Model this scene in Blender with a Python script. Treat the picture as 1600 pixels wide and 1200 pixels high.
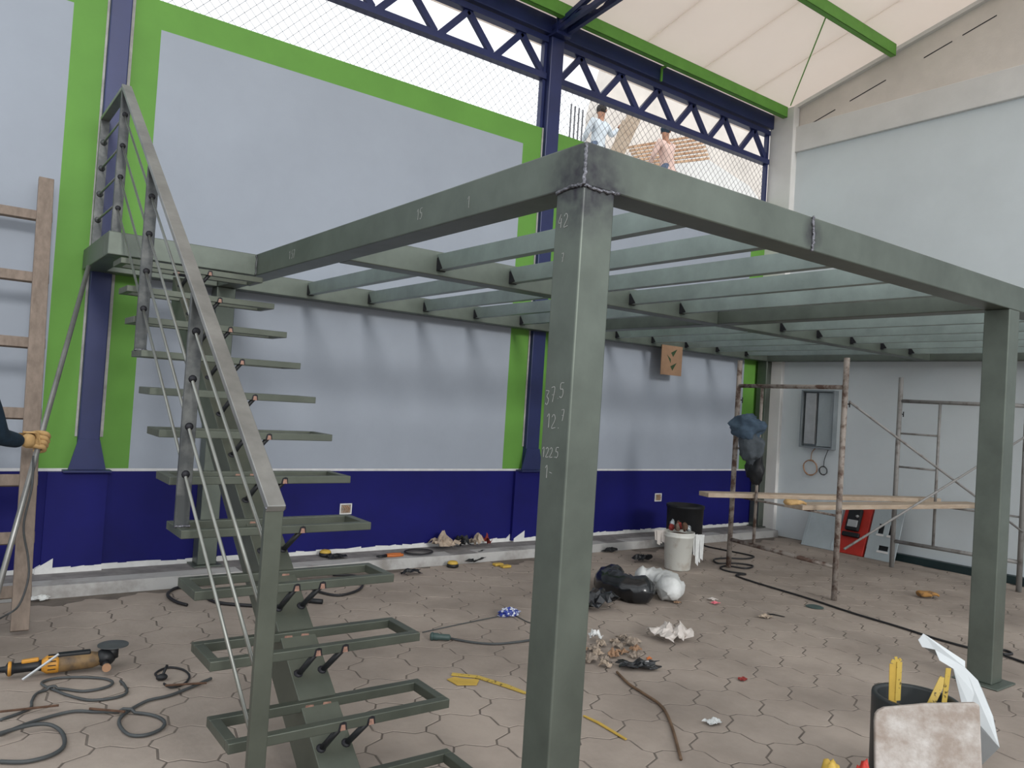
import bpy, math, random
from mathutils import Vector, Matrix, Quaternion, noise
S = bpy.context.scene
COL = S.collection
for o in list(bpy.data.objects): bpy.data.objects.remove(o)
random.seed(7)

# ------------------------------------------------------------------ camera
F_PX = 1220.87; YAW = 0.6371; PITCH = 0.0233; ROLL = 0.0642
fw = Vector((math.sin(YAW)*math.cos(PITCH), math.cos(YAW)*math.cos(PITCH), math.sin(PITCH)))
rt = Vector((math.cos(YAW), -math.sin(YAW), 0)); up = rt.cross(fw)
c_, s_ = math.cos(ROLL), math.sin(ROLL)
r2 = c_*rt + s_*up; u2 = -s_*rt + c_*up
cam = bpy.data.cameras.new('camera'); cam.sensor_width = 36; cam.lens = 36*F_PX/1600
cam.clip_start = .05; cam.clip_end = 300
co = bpy.data.objects.new('camera', cam); COL.objects.link(co); S.camera = co
M3 = Matrix((r2, u2, -fw)).transposed()
co.matrix_world = Matrix.Translation((0, 0, 1.6)) @ M3.to_4x4()

# ------------------------------------------------------------------ sky and exposure (overcast)
W = bpy.data.worlds.new('sky'); S.world = W; W.use_nodes = True
bg = W.node_tree.nodes['Background']
bg.inputs[0].default_value = (0.93, 0.965, 1.0, 1); bg.inputs[1].default_value = 0.9
S.view_settings.view_transform = 'Standard'; S.view_settings.look = 'None'
S.view_settings.gamma = 1; S.view_settings.use_curve_mapping = False
S.view_settings.exposure = 0.84

# added low sun lamp, very soft, standing in for daylight through the open front
sl = bpy.data.lights.new('added_sun', 'SUN'); sl.energy = .6; sl.angle = math.radians(9); sl.color = (1, .98, .95)
so = bpy.data.objects.new('added_sun', sl); COL.objects.link(so); so.location = (-8, -14, 9)
so.rotation_euler = Vector((.10, .95, -.31)).to_track_quat('-Z', 'Y').to_euler()
# ------------------------------------------------------------------ materials
MATS = {}
def srgb(r, g, b):
    f = lambda v: (v/255/12.92 if v/255 <= .04045 else ((v/255+.055)/1.055)**2.4)
    return (f(r), f(g), f(b), 1)
def mat(name, col, rough=.6, metal=0, var=.12, scale=6, bump=0, bscale=40, alpha=None, col2=None, thresh=None, spec=.4, trans=0, stretch=None):
    m = bpy.data.materials.new(name); m.use_nodes = True; MATS[name] = m
    nt = m.node_tree; N = nt.nodes; b = N['Principled BSDF']
    b.inputs['Roughness'].default_value = rough; b.inputs['Metallic'].default_value = metal
    b.inputs['Specular IOR Level'].default_value = spec
    geo = N.new('ShaderNodeNewGeometry'); vec = geo.outputs['Position']
    if stretch:
        mp = N.new('ShaderNodeMapping'); mp.inputs['Scale'].default_value = stretch
        nt.links.new(vec, mp.inputs[0]); vec = mp.outputs[0]
    n = N.new('ShaderNodeTexNoise'); n.inputs['Scale'].default_value = scale; n.inputs['Detail'].default_value = 6
    n.inputs['Roughness'].default_value = .62
    nt.links.new(vec, n.inputs['Vector'])
    r = N.new('ShaderNodeValToRGB')
    c = Vector(col[:3])
    if col2 is not None:
        r.color_ramp.elements[0].color = (*col[:3], 1); r.color_ramp.elements[1].color = (*col2[:3], 1)
        t = thresh or (.45, .55)
    else:
        r.color_ramp.elements[0].color = (*(c*(1-var)), 1); r.color_ramp.elements[1].color = (*(c*(1+var)), 1)
        t = (.3, .7)
    r.color_ramp.elements[0].position, r.color_ramp.elements[1].position = t
    nt.links.new(n.outputs['Fac'], r.inputs[0]); nt.links.new(r.outputs[0], b.inputs['Base Color'])
    if bump:
        n2 = N.new('ShaderNodeTexNoise'); n2.inputs['Scale'].default_value = bscale; n2.inputs['Detail'].default_value = 4
        nt.links.new(geo.outputs['Position'], n2.inputs['Vector'])
        bp = N.new('ShaderNodeBump'); bp.inputs['Strength'].default_value = bump; bp.inputs['Distance'].default_value = .01
        nt.links.new(n2.outputs['Fac'], bp.inputs['Height']); nt.links.new(bp.outputs[0], b.inputs['Normal'])
    if alpha is not None: b.inputs['Alpha'].default_value = alpha
    if trans: b.inputs['Transmission Weight'].default_value = trans
    return m
# painted masonry
mat('grey_paint', (.32, .355, .412), .7, var=.05, scale=1.2, bump=.05, bscale=60)
mat('right_paint', (.62, .67, .69), .7, var=.05, scale=1.2, bump=.05, bscale=60)
mat('green_paint', (.115, .29, .045), .65, var=.08, scale=2)
mat('blue_paint', (.006, .0065, .10), .6, var=.2, scale=1.5, spec=.2)
mat('white_plaster', (.62, .62, .61), .8, var=.12, scale=9, bump=.2)
mat('joint_cement', (.38, .375, .36), .85, var=.25, scale=8)
mat('curb', (.40, .395, .385), .85, scale=3, col2=(.24, .225, .21, 1), thresh=(.48, .68), bump=.3)
mat('curb_top', (.20, .19, .185), .9, var=.3, scale=7, bump=.4)
mat('beige_wall', (.64, .59, .54), .85, var=.1, scale=1.5, bump=.15)
mat('concrete_white', (.66, .65, .63), .75, var=.06, scale=2, bump=.1)
mat('roof_sheet', (.82, .75, .69), .6, var=.05, scale=.8)
def translucent(name, col, fac):
    nt = MATS[name].node_tree; N = nt.nodes; b = N['Principled BSDF']; out = N['Material Output']
    t = N.new('ShaderNodeBsdfTranslucent'); t.inputs[0].default_value = (*col, 1); mx = N.new('ShaderNodeMixShader'); mx.inputs[0].default_value = fac
    nt.links.new(b.outputs[0], mx.inputs[1]); nt.links.new(t.outputs[0], mx.inputs[2]); nt.links.new(mx.outputs[0], out.inputs[0])
translucent('roof_sheet', (.95, .88, .82), .55)
mat('dark_base', (.012, .028, .030), .5, var=.2)
# floor
mat('paver', (.36, .303, .258), .85, scale=1.1, col2=(.215, .178, .15, 1), thresh=(.35, .7), bump=.25, bscale=25)
mat('joint', (.13, .108, .092), .95, var=.25, scale=10)
mat('yard', (.30, .285, .265), .9, var=.1, scale=.5)
# steel
def steel(name, col, burn):
    m = mat(name, col, .44, .65, scale=3.5, var=.18, spec=.5)
    nt = m.node_tree; N = nt.nodes; b = N['Principled BSDF']
    ramp = b.inputs['Base Color'].links[0].from_socket
    geo = N.new('ShaderNodeNewGeometry'); last = None
    for (p, rad) in burn:      # heat tint left by welding, fixed to these joints
        d = N.new('ShaderNodeVectorMath'); d.operation = 'DISTANCE'; d.inputs[1].default_value = p
        nt.links.new(geo.outputs['Position'], d.inputs[0])
        mr = N.new('ShaderNodeMapRange'); mr.inputs[1].default_value = rad*.25; mr.inputs[2].default_value = rad
        mr.inputs[3].default_value = 1; mr.inputs[4].default_value = 0
        nt.links.new(d.outputs['Value'], mr.inputs[0])
        if last is None: last = mr.outputs[0]
        else:
            mx = N.new('ShaderNodeMath'); mx.operation = 'MAXIMUM'
            nt.links.new(last, mx.inputs[0]); nt.links.new(mr.outputs[0], mx.inputs[1]); last = mx.outputs[0]
    if last is not None:
        n = N.new('ShaderNodeTexNoise'); n.inputs['Scale'].default_value = 22; nt.links.new(geo.outputs['Position'], n.inputs['Vector'])
        mu = N.new('ShaderNodeMath'); mu.operation = 'MULTIPLY'; nt.links.new(last, mu.inputs[0]); nt.links.new(n.outputs['Fac'], mu.inputs[1])
        m2 = N.new('ShaderNodeMath'); m2.operation = 'MULTIPLY'; m2.use_clamp = True; m2.inputs[1].default_value = 1.5
        nt.links.new(mu.outputs[0], m2.inputs[0])
        mix = N.new('ShaderNodeMix'); mix.data_type = 'RGBA'; mix.inputs[7].default_value = (.035, .032, .042, 1)
        nt.links.new(m2.outputs[0], mix.inputs[0]); nt.links.new(ramp, mix.inputs[6]); nt.links.new(mix.outputs[2], b.inputs['Base Color'])
    return m
MX0, MY0, MZ0, MZ1, CW = 1.8385, 2.125, 2.4, 2.56, .153
MXM, MYM, MY1, MX2 = 5.479, 4.44, 6.66, 9.33
D = 6.85; XR = 9.5
steel('primer', (.130, .150, .128), [((MX0, MY0, MZ0+.03), .26), ((MX0, MY0+.12, MZ0), .1), ((MX0+.14, MY0, MZ0), .1), ((3.27, MY0, 2.48), .09)])
steel('joist_primer', (.27, .32, .30), [])
steel('stair_primer', (.105, .117, .095), [])
mat('rail_steel', (.235, .235, .225), .38, .55, var=.25, scale=5)
mat('post_steel', (.065, .07, .072), .42, .4, scale=9, col2=(.15, .155, .15, 1), thresh=(.45, .7))
mat('bright_rod', (.23, .235, .215), .3, .7, var=.15)
mat('weld_silver', (.17, .17, .19), .35, .85, var=.6, scale=60, bump=.6, bscale=120)
mat('burn_and_shade', (.012, .012, .016), .55, .2, var=.5, scale=30)  # weld burn, also the shadow painted at the joist ends
mat('copper_burn', (.33, .19, .145), .5, .3, var=.35, scale=60)
mat('navy_steel', (.016, .024, .095), .4, .1, var=.15, scale=3, spec=.5)
mat('purlin_green', (.13, .36, .05), .5, var=.1)
mat('wire', (.10, .10, .11), .45, .5, var=.1)
mat('chalk', (.30, .31, .295), .9, var=.2, scale=120)
# misc
mat('ladder_wood', (.235, .185, .15), .8, scale=5, col2=(.16, .125, .10, 1), thresh=(.35, .7), stretch=(6, 6, .6))
mat('plank_wood', (.43, .35, .27), .8, scale=4, col2=(.33, .25, .18, 1), thresh=(.35, .7), stretch=(.6, 8, 8))
mat('plank_end', (.22, .15, .10), .85, var=.3, scale=20)
mat('form_wood', (.36, .20, .11), .8, scale=2, col2=(.5, .34, .22, 1), thresh=(.4, .6))
mat('scaffold', (.30, .265, .235), .75, .1, scale=9, col2=(.10, .06, .045, 1), thresh=(.46, .60), bump=.3)
mat('scaffold_grey', (.25, .245, .235), .65, .2, scale=8, col2=(.12, .10, .09, 1), thresh=(.5, .7))
mat('galv', (.27, .30, .315), .42, .5, var=.15, scale=4)
mat('galv_light', (.44, .455, .46), .45, .4, var=.12, scale=6)
mat('panel_grey', (.37, .42, .44), .5, var=.06)
mat('red', (.40, .025, .015), .45, var=.15)
mat('black', (.010, .011, .013), .5, var=.3)
mat('black_gloss', (.008, .009, .011), .22, var=.3, spec=.6)
mat('black_pipe', (.022, .026, .027), .42, var=.2)
mat('white_sack', (.60, .61, .60), .45, var=.12, scale=12, bump=.3)
mat('white_bucket', (.56, .56, .52), .5, scale=7, col2=(.38, .33, .28, 1), thresh=(.5, .72))
mat('plastic_film', (.62, .57, .53), .3, var=.1, scale=20, alpha=.8)
mat('cable_grey', (.055, .06, .062), .55, var=.2)
mat('cable_black', (.016, .016, .018), .5, var=.2)
mat('cable_brown', (.14, .085, .05), .7, var=.3)
mat('tool_yellow', (.52, .24, .03), .5, scale=14, col2=(.16, .09, .03, 1), thresh=(.5, .7))
mat('tool_dirty', (.20, .125, .055), .6, scale=14, col2=(.06, .045, .035, 1), thresh=(.4, .7))
mat('orange_tool', (.45, .13, .03), .5, var=.15)
mat('yellow', (.50, .33, .06), .55, var=.12, scale=14)
mat('yellow_print', (.50, .35, .07), .55, scale=55, col2=(.10, .07, .02, 1), thresh=(.58, .62))
mat('glove', (.47, .30, .13), .85, var=.2, scale=18, bump=.3)
mat('glove_brown', (.33, .17, .05), .85, scale=18, col2=(.07, .045, .03, 1), thresh=(.5, .66))
mat('navy_cloth', (.010, .026, .045), .85, var=.25, scale=12, bump=.3)
mat('teal_cloth', (.03, .20, .22), .85, var=.3, scale=12)
mat('denim', (.075, .115, .165), .9, var=.35, scale=9, bump=.4)
mat('grey_cloth', (.085, .10, .115), .9, var=.25, scale=9, bump=.4)
mat('jeans', (.10, .13, .19), .9, var=.3, scale=9)
mat('pale_shirt', (.55, .60, .64), .85, var=.1)
mat('pink_shirt', (.62, .44, .38), .85, var=.12)
mat('skin', (.36, .18, .11), .6, var=.08)
mat('hair', (.02, .016, .014), .7, var=.2)
mat('rag_beige', (.36, .29, .225), .9, var=.3, scale=16, bump=.5)
mat('rag_red', (.22, .03, .025), .9, var=.3, scale=20)
mat('trash_grey', (.25, .205, .165), .9, var=.35, scale=22, bump=.5)
mat('cardboard', (.27, .165, .10), .85, var=.12, scale=9)
mat('leaf_print', (.025, .055, .022), .8, var=.2)
mat('sheet_white', (.60, .63, .64), .4, .1, var=.05)
mat('dirty_board', (.52, .49, .46), .6, scale=9, col2=(.31, .255, .215, 1), thresh=(.36, .62), bump=.3)
mat('green_conn', (.045, .075, .07), .5, var=.2)
mat('blue_print', (.03, .05, .26), .4, scale=45, col2=(.6, .62, .65, 1), thresh=(.52, .56))
mat('pink_plastic', (.65, .16, .2), .4, var=.1)
mat('copper_wire', (.42, .24, .14), .5, .3, var=.15)
mat('rubble', (.12, .085, .065), .9, var=.5, scale=25)
mat('rust', (.10, .055, .035), .8, .2, var=.35, scale=30)

# ------------------------------------------------------------------ mesh helpers
ORG = {}
class MB:
    def __init__(s): s.v = []; s.f = []; s.m = []
    def add(s, vs, fs, mi=0):
        b = len(s.v); s.v += [tuple(v) for v in vs]; s.f += [tuple(b+i for i in f) for f in fs]; s.m += [mi]*len(fs)
    def box(s, x0, x1, y0, y1, z0, z1, mi=0, mt=None):
        vs = [Vector((x, y, z)) for z in (z0, z1) for y in (y0, y1) for x in (x0, x1)]
        if mt: vs = [mt @ v for v in vs]
        s.add(vs, [(0, 2, 3, 1), (4, 5, 7, 6), (0, 1, 5, 4), (2, 6, 7, 3), (0, 4, 6, 2), (1, 3, 7, 5)], mi)
    def bar(s, a, b, w, h, upv=(0, 0, 1), mi=0, taper=1):
        a = Vector(a); b = Vector(b); d = (b-a).normalized(); u = Vector(upv)
        sd = d.cross(u)
        if sd.length < 1e-4: sd = d.cross(Vector((1, 0, 0)))
        sd.normalize(); u = sd.cross(d)
        vs = []
        for p, k in ((a, 1), (b, taper)):
            for i, j in ((-1, -1), (1, -1), (1, 1), (-1, 1)): vs.append(p+sd*(i*w/2*k)+u*(j*h/2*k))
        s.add(vs, [(0, 1, 2, 3), (7, 6, 5, 4), (0, 4, 5, 1), (1, 5, 6, 2), (2, 6, 7, 3), (3, 7, 4, 0)], mi)
    def tube(s, pts, r, n=8, mi=0, closed=False, caps=True):
        pts = [Vector(p) for p in pts]; N = len(pts)
        rs = r if isinstance(r, (list, tuple)) else [r]*N
        t0 = (pts[1]-pts[0]).normalized()
        u = t0.orthogonal().normalized(); base = len(s.v); prev = t0
        for i, p in enumerate(pts):
            if closed: t = (pts[(i+1) % N]-pts[i-1]).normalized()
            else: t = (pts[min(i+1, N-1)]-pts[max(i-1, 0)]).normalized()
            q = prev.rotation_difference(t); u = (q @ u); u = (u-t*u.dot(t)).normalized(); prev = t
            w = t.cross(u)
            for k in range(n):
                a = 2*math.pi*k/n; s.v.append(tuple(p+(u*math.cos(a)+w*math.sin(a))*rs[i]))
        rng = range(N) if closed else range(N-1)
        for i in rng:
            j = (i+1) % N
            for k in range(n):
                k2 = (k+1) % n
                s.f.append((base+i*n+k, base+i*n+k2, base+j*n+k2, base+j*n+k)); s.m.append(mi)
        if caps and not closed:
            s.f.append(tuple(base+k for k in range(n))[::-1]); s.f.append(tuple(base+(N-1)*n+k for k in range(n))); s.m += [mi, mi]
    def lathe(s, prof, c, n=28, mi=0, ax=None):
        base = len(s.v); c = Vector(c); q = Vector((0, 0, 1)).rotation_difference(Vector(ax).normalized()) if ax else Quaternion()
        for (r, z) in prof:
            for k in range(n):
                a = 2*math.pi*k/n; s.v.append(tuple(c+q @ Vector((r*math.cos(a), r*math.sin(a), z))))
        for i in range(len(prof)-1):
            for k in range(n):
                k2 = (k+1) % n
                s.f.append((base+i*n+k, base+i*n+k2, base+(i+1)*n+k2, base+(i+1)*n+k)); s.m.append(mi)
        for row, flip in ((0, True), (len(prof)-1, False)):
            if prof[row][0] > 1e-5:
                f = tuple(base+row*n+k for k in range(n)); s.f.append(f[::-1] if flip else f); s.m.append(mi)
    def prism(s, poly, ax, a0, a1, mi=0):
        """polygon in the two axes other than ax, extruded a0..a1"""
        def mk(p, a):
            return {'X': (a, p[0], p[1]), 'Y': (p[0], a, p[1]), 'Z': (p[0], p[1], a)}[ax]
        n = len(poly); vs = [mk(p, a0) for p in poly]+[mk(p, a1) for p in poly]
        fs = [tuple(range(n))[::-1], tuple(range(n, 2*n))]+[(i, (i+1) % n, n+(i+1) % n, n+i) for i in range(n)]
        s.add(vs, fs, mi)
    def sheet(s, outline, thick, nrm, mi=0):
        """polygon in 3-D given a thickness along nrm"""
        nrm = Vector(nrm).normalized()*thick; n = len(outline)
        vs = [Vector(p) for p in outline]+[Vector(p)+nrm for p in outline]
        fs = [tuple(range(n))[::-1], tuple(range(n, 2*n))]+[(i, (i+1) % n, n+(i+1) % n, n+i) for i in range(n)]
        s.add(vs, fs, mi)
    def blob(s, c, r, seed=0, amp=.25, freq=3., nu=20, nv=12, flat=True, mi=0, rot=0, fine=0):
        c = Vector(c); r = Vector(r); base = len(s.v); R_ = Matrix.Rotation(rot, 3, 'Z')
        for i in range(nv+1):
            th = math.pi*i/nv
            for k in range(nu):
                a = 2*math.pi*k/nu
                d = Vector((math.sin(th)*math.cos(a), math.sin(th)*math.sin(a), math.cos(th)))
                q = 1+amp*noise.noise(d*freq+Vector((seed*7.3, seed*3.1, 0)))
                if fine: q += fine*(1-abs(noise.noise(d*freq*2.7+Vector((0, seed*5.7, 2))))*2.2)
                p = R_ @ Vector((d.x*r.x*q, d.y*r.y*q, d.z*r.z*q))
                p = c+p
                if flat and p.z < .003: p.z = .003+.0005*math.cos(a)
                s.v.append(tuple(p))
        for i in range(nv):
            for k in range(nu):
                k2 = (k+1) % nu
                s.f.append((base+i*nu+k, base+(i+1)*nu+k, base+(i+1)*nu+k2, base+i*nu+k2)); s.m.append(mi)
    def crumple(s, c, w, l, h, seed=0, n=11, rot=0, shrink=.25, th=.003, mi=0):
        """a crumpled sheet lying at c: folded grid with its own thickness"""
        c = Vector(c); base = len(s.v); R_ = Matrix.Rotation(rot, 3, 'Z'); top = []
        for j in range(n+1):
            for i in range(n+1):
                u, v = i/n-.5, j/n-.5; q = Vector((u*4.2, v*4.2, seed*3.7))
                f = 1-abs(noise.noise(q))*2.0; f2 = 1-abs(noise.noise(q*2.3+Vector((5, 1, 0))))*2
                ed = 1-.35*(max(abs(u), abs(v))*2)**2
                z = h*max(.04, .5+.75*noise.noise(q*.8)+.32*f2*.6)*ed*.8
                k = 1-shrink*f
                p = Vector((u*w*k+w*.13*noise.noise(q*1.7+Vector((9, 0, 0))), v*l*k+l*.13*noise.noise(q*1.7+Vector((0, 9, 0))), z+.004))
                top.append(c+R_ @ p)
        s.v += [tuple(p) for p in top]+[(p.x, p.y, max(c.z+.001, p.z-th)) for p in top]; N_ = (n+1)**2
        for j in range(n):
            for i in range(n):
                k = base+j*(n+1)+i; f = (k, k+1, k+n+2, k+n+1); s.f.append(f); s.f.append(tuple(a+N_ for a in f[::-1])); s.m += [mi, mi]
        bd = [i for i in range(n+1)]+[j*(n+1)+n for j in range(1, n+1)]+[n*(n+1)+i for i in range(n-1, -1, -1)]+[j*(n+1) for j in range(n-1, 0, -1)]
        for a, b in zip(bd, bd[1:]+bd[:1]): s.f.append((base+b, base+a, base+a+N_, base+b+N_)); s.m.append(mi)
    def build(s, name, mats, parent=None, smooth=False, kind=None, label=None, bevel=0, org=None):
        me = bpy.data.meshes.new(name)
        if parent is not None: og = ORG[parent.name]
        else: og = Vector(org) if org is not None else Vector((0, 0, 0))
        me.from_pydata([tuple(Vector(v)-og) for v in s.v], [], s.f)
        if isinstance(mats, str): mats = [mats]
        for m in mats: me.materials.append(MATS[m])
        me.polygons.foreach_set('material_index', s.m)
        if smooth: me.polygons.foreach_set('use_smooth', [True]*len(me.polygons))
        me.update()
        o = bpy.data.objects.new(name, me); COL.objects.link(o)
        if parent is not None: o.parent = parent
        else: o.location = og
        ORG[o.name] = og
        if kind: o['kind'] = kind
        if label: o['label'] = label
        if bevel:
            b = o.modifiers.new('bevel', 'BEVEL'); b.width = bevel; b.segments = 2; b.limit_method = 'ANGLE'; b.angle_limit = .6
        return o
def root(name, label, cat, loc, group=None):
    o = bpy.data.objects.new(name, None); COL.objects.link(o); o.location = loc; o.empty_display_size = .1
    o['label'] = label; o['category'] = cat
    if group: o['group'] = group
    ORG[o.name] = Vector(loc); return o
def tag(o, label, cat, group=None):
    o['label'] = label; o['category'] = cat
    if group: o['group'] = group
    return o
def one(name, mb, mats, label, cat, org, group=None, **k):
    return tag(mb.build(name, mats, org=org, **k), label, cat, group)
def spline(pts, n=8, closed=False):
    pts = [Vector(p) for p in pts]; N = len(pts); out = []
    for i in range(N if closed else N-1):
        g = (lambda j: pts[j % N]) if closed else (lambda j: pts[min(max(j, 0), N-1)])
        p0, p1, p2, p3 = g(i-1), g(i), g(i+1), g(i+2)
        for k in range(n):
            t = k/n
            out.append(.5*((2*p1)+(p2-p0)*t+(2*p0-5*p1+4*p2-p3)*t*t+(3*p1-p0-3*p2+p3)*t**3))
    if not closed: out.append(pts[-1])
    return out
def floorpath(pts, r, wob=0): return [(p[0], p[1], (p[2] if len(p) > 2 else 0)+r+.001) for p in pts]
def skin(name, V, E, Rd, mt, parent, sub=2, rootv=0):
    og = ORG[parent.name]
    me = bpy.data.meshes.new(name); me.from_pydata([tuple(Vector(v)-og) for v in V], E, []); me.materials.append(MATS[mt])
    o = bpy.data.objects.new(name, me); COL.objects.link(o); o.parent = parent; ORG[o.name] = og
    md = o.modifiers.new('skin', 'SKIN'); md.use_smooth_shade = True
    for i, sv in enumerate(me.skin_vertices[0].data):
        r = Rd[i]; sv.radius = (r, r) if not isinstance(r, tuple) else r; sv.use_root = (i == rootv)
    o.modifiers.new('sub', 'SUBSURF').levels = sub; o.modifiers['sub'].render_levels = sub
    return o

# ================================================================== THE SETTING
# ---- floor: slab with hexagonal pavers that have wavy joints
g = MB(); g.box(-4.0, XR, -3.0, D, -.12, -.0025)
floor = g.build('floor', 'joint', kind='structure')
HEX = .205
def jv(x, y, k): return (noise.noise(Vector((x*3.1+k*9, y*3.1, k)))*.010)
pavers = []
dx = math.sqrt(3)*HEX; dy = 1.5*HEX
rows = int(10/dy)+2
def proj(p):
    d = Vector(p)-Vector((0, 0, 1.6)); z = d.dot(fw)
    if z < .3: return None
    return (800+F_PX*d.dot(r2)/z, 600-F_PX*d.dot(u2)/z, z)
ang = math.radians(9); ca, sa = math.cos(ang), math.sin(ang)
def edge_pts(a, b):
    """S-shaped joint between two hexagon corners, the same from either side"""
    fl = (round(a[0], 4), round(a[1], 4)) > (round(b[0], 4), round(b[1], 4))
    p, q = (b, a) if fl else (a, b)
    d = Vector((q[0]-p[0], q[1]-p[1])); nn = Vector((-d.y, d.x)); out = []
    tt = ((0, 0), (.25, .085), (.5, 0), (.75, -.085))
    for t, am in (tt if not fl else ((1, 0),)+tt[:0:-1]):
        x = p[0]+d.x*t+nn.x*am; y = p[1]+d.y*t+nn.y*am
        out.append((x+jv(x, y, 1), y+jv(x, y, 2)))
    return out
cells = []
for j in range(-26, 40):
    for i in range(-24, 40):
        cx = (i+.5*(j % 2))*dx; cy = j*dy
        X, Y = cx*ca-cy*sa, cx*sa+cy*ca
        if not (-3.9 < X < XR-.05 and -2.2 < Y < 6.33): continue
        cells.append((cx, cy, X, Y))
vis, rest = [], []
for c in cells:
    q = proj((c[2], c[3], 0))
    (vis if q and -60 < q[0] < 1660 and q[1] < 1290 else rest).append((q[2] if q else 99, c))
vis.sort(); rest += vis[298:]; vis = vis[:298]
def paver_mesh(g, c, top):
    cx, cy, X, Y = c; pts = []
    cr = [(cx+HEX*math.cos(math.pi/6+k*math.pi/3), cy+HEX*math.sin(math.pi/6+k*math.pi/3)) for k in range(6)]
    for k in range(6): pts += edge_pts(cr[k], cr[(k+1) % 6])
    w = [Vector((p[0]*ca-p[1]*sa, p[0]*sa+p[1]*ca)) for p in pts]
    m = Vector((X, Y)); n = len(w)
    lo = [m+(p-m)*(1-.0055/ (p-m).length) for p in w]; hi = [m+(p-m)*(1-.0075/(p-m).length) for p in w]
    def cl(p): return (min(max(p.x, -3.95), XR-.02), min(p.y, 6.36))
    vs = [(*cl(p), -.0025) for p in lo]+[(*cl(p), top) for p in hi]
    g.add(vs, [tuple(range(n, 2*n))]+[(i, (i+1) % n, n+(i+1) % n, n+i) for i in range(n)])
for d_, c in vis:
    g = MB(); paver_mesh(g, c, random.uniform(-.0008, 0)); g.build('paver', 'paver', floor)
g = MB()
for d_, c in rest: paver_mesh(g, c, -.001)
g.build('far_pavers', 'paver', floor, kind='stuff')
g = MB(); g.box(-60, 70, -70, 80, -.30, -.13); g.build('ground', 'yard', kind='structure')

# ---- back wall, painted in bands
ZW, ZG, ZT = .852, 4.435, 4.67
xs = [-4, .68, .915, 1.08, 1.305, 5.01, 5.262, 5.465, 5.71, 9.08, XR]
green_cols = {1, 2, 3, 5, 6, 7, 9}
g = MB()
zs = [-.1, ZW, ZW+.022, ZG, ZT]
for i in range(len(xs)-1):
    for j in range(4):
        if j == 0: mi = 2
        elif j == 1: mi = 3
        elif j == 3: mi = 1
        else: mi = 1 if i in green_cols else 0
        g.add([(xs[i], D, zs[j]), (xs[i+1], D, zs[j]), (xs[i+1], D, zs[j+1]), (xs[i], D, zs[j+1])], [(0, 1, 2, 3)], mi)
g.add([(-4, D, ZT), (XR, D, ZT), (XR, D+.15, ZT), (-4, D+.15, ZT)], [(0, 1, 2, 3)], 3)
g.add([(-4, D+.15, -.1), (-4, D+.15, ZT), (XR, D+.15, ZT), (XR, D+.15, -.1)], [(0, 1, 2, 3)], 3)
wall_back = g.build('wall_back', ['grey_paint', 'green_paint', 'blue_paint', 'white_plaster'], kind='structure')
# blue dado, proud of the wall, with piers under the steel columns and a ragged unpainted edge at its foot
g = MB(); g.box(-4, XR-.002, D-.025, D, .10, ZW)
for a, b in ((.74, 1.15), (5.15, 5.58)): g.box(a, b, D-.065, D-.025, .10, ZW)
g.build('trim_1', 'blue_paint', kind='structure')
g = MB(); x = -4.0
while x < XR-.1:
    w = random.uniform(.05, .16); x1 = min(x+w, XR-.05); pr = .069 if (.74 < x+w/2 < 1.15 or 5.15 < x+w/2 < 5.58) else .029
    h0, h1 = .118+random.uniform(0, .016), .118+random.uniform(0, .016)
    if abs(x-5.12) < .06 or abs(x-.72) < .06: h1 += .07
    g.add([(x, D-pr, .07), (x1, D-pr, .07), (x1, D-pr, h1), (x, D-pr, h0), (x, D-.02, .07), (x1, D-.02, .07), (x1, D-.02, h1), (x, D-.02, h0)],
          [(0, 1, 2, 3), (3, 2, 6, 7), (0, 3, 7, 4), (1, 5, 6, 2)]); x = x1
g.build('trim_2', 'white_plaster', kind='structure')
# kerb along the wall
g = MB(); n = 46
for i in range(n):
    a, b = -4+13.4*i/n, -4+13.4*(i+1)/n
    f = lambda t: 6.375+.014*noise.noise(Vector((t*1.7, 0, 3)))
    h = lambda t: .088+.012*noise.noise(Vector((t*1.3, 5, 0)))
    fa, fb, ha, hb = f(a), f(b), h(a), h(b)
    g.add([(a, fa, -.01), (b, fb, -.01), (b, fb+.012, hb), (a, fa+.012, ha)], [(0, 1, 2, 3)], 0)
    g.add([(a, fa+.012, ha), (b, fb+.012, hb), (b, 6.56, .088), (a, 6.56, .088)], [(0, 1, 2, 3)], 0 if i % 7 else 1)
    g.add([(a, 6.56, .088), (b, 6.56, .088), (b, D, .086), (a, D, .086)], [(0, 1, 2, 3)], 1)
g.build('baseboard_back', ['curb', 'curb_top'], kind='structure')

# ---- right wall
ROOF0, RS = 5.94, .256            # underside of the roof at the back wall, slope towards the front
rz = lambda y: ROOF0+(D-y)*RS
g = MB()
g.box(XR, XR+.2, -3, D, -.1, 5.34, 0)
g.prism([(-3, 5.34), (D, 5.34), (D, rz(D)), (-3, rz(-3))], 'X', XR+.03, XR+.2, 1)
wall_right = g.build('wall_right', ['right_paint', 'beige_wall'], kind='structure')
g = MB(); g.box(XR-.05, XR+.03, -3, D-.33, 5.34, 5.70); g.build('trim_3', 'concrete_white', kind='structure', bevel=.008)
g = MB(); g.box(XR-.11, XR+.02, D-.36, D+.02, 2.7, 5.98); g.build('trim_4', 'concrete_white', kind='structure', bevel=.01)
g = MB(); g.box(XR-.06, XR+.02, D-.36, D-.005, 0, 2.7); g.build('trim_5', 'concrete_white', kind='structure', bevel=.01)
g = MB(); g.box(XR-.09, XR, -3, 5.7, 0, .085); g.build('baseboard_right', 'dark_base', kind='structure')
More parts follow.
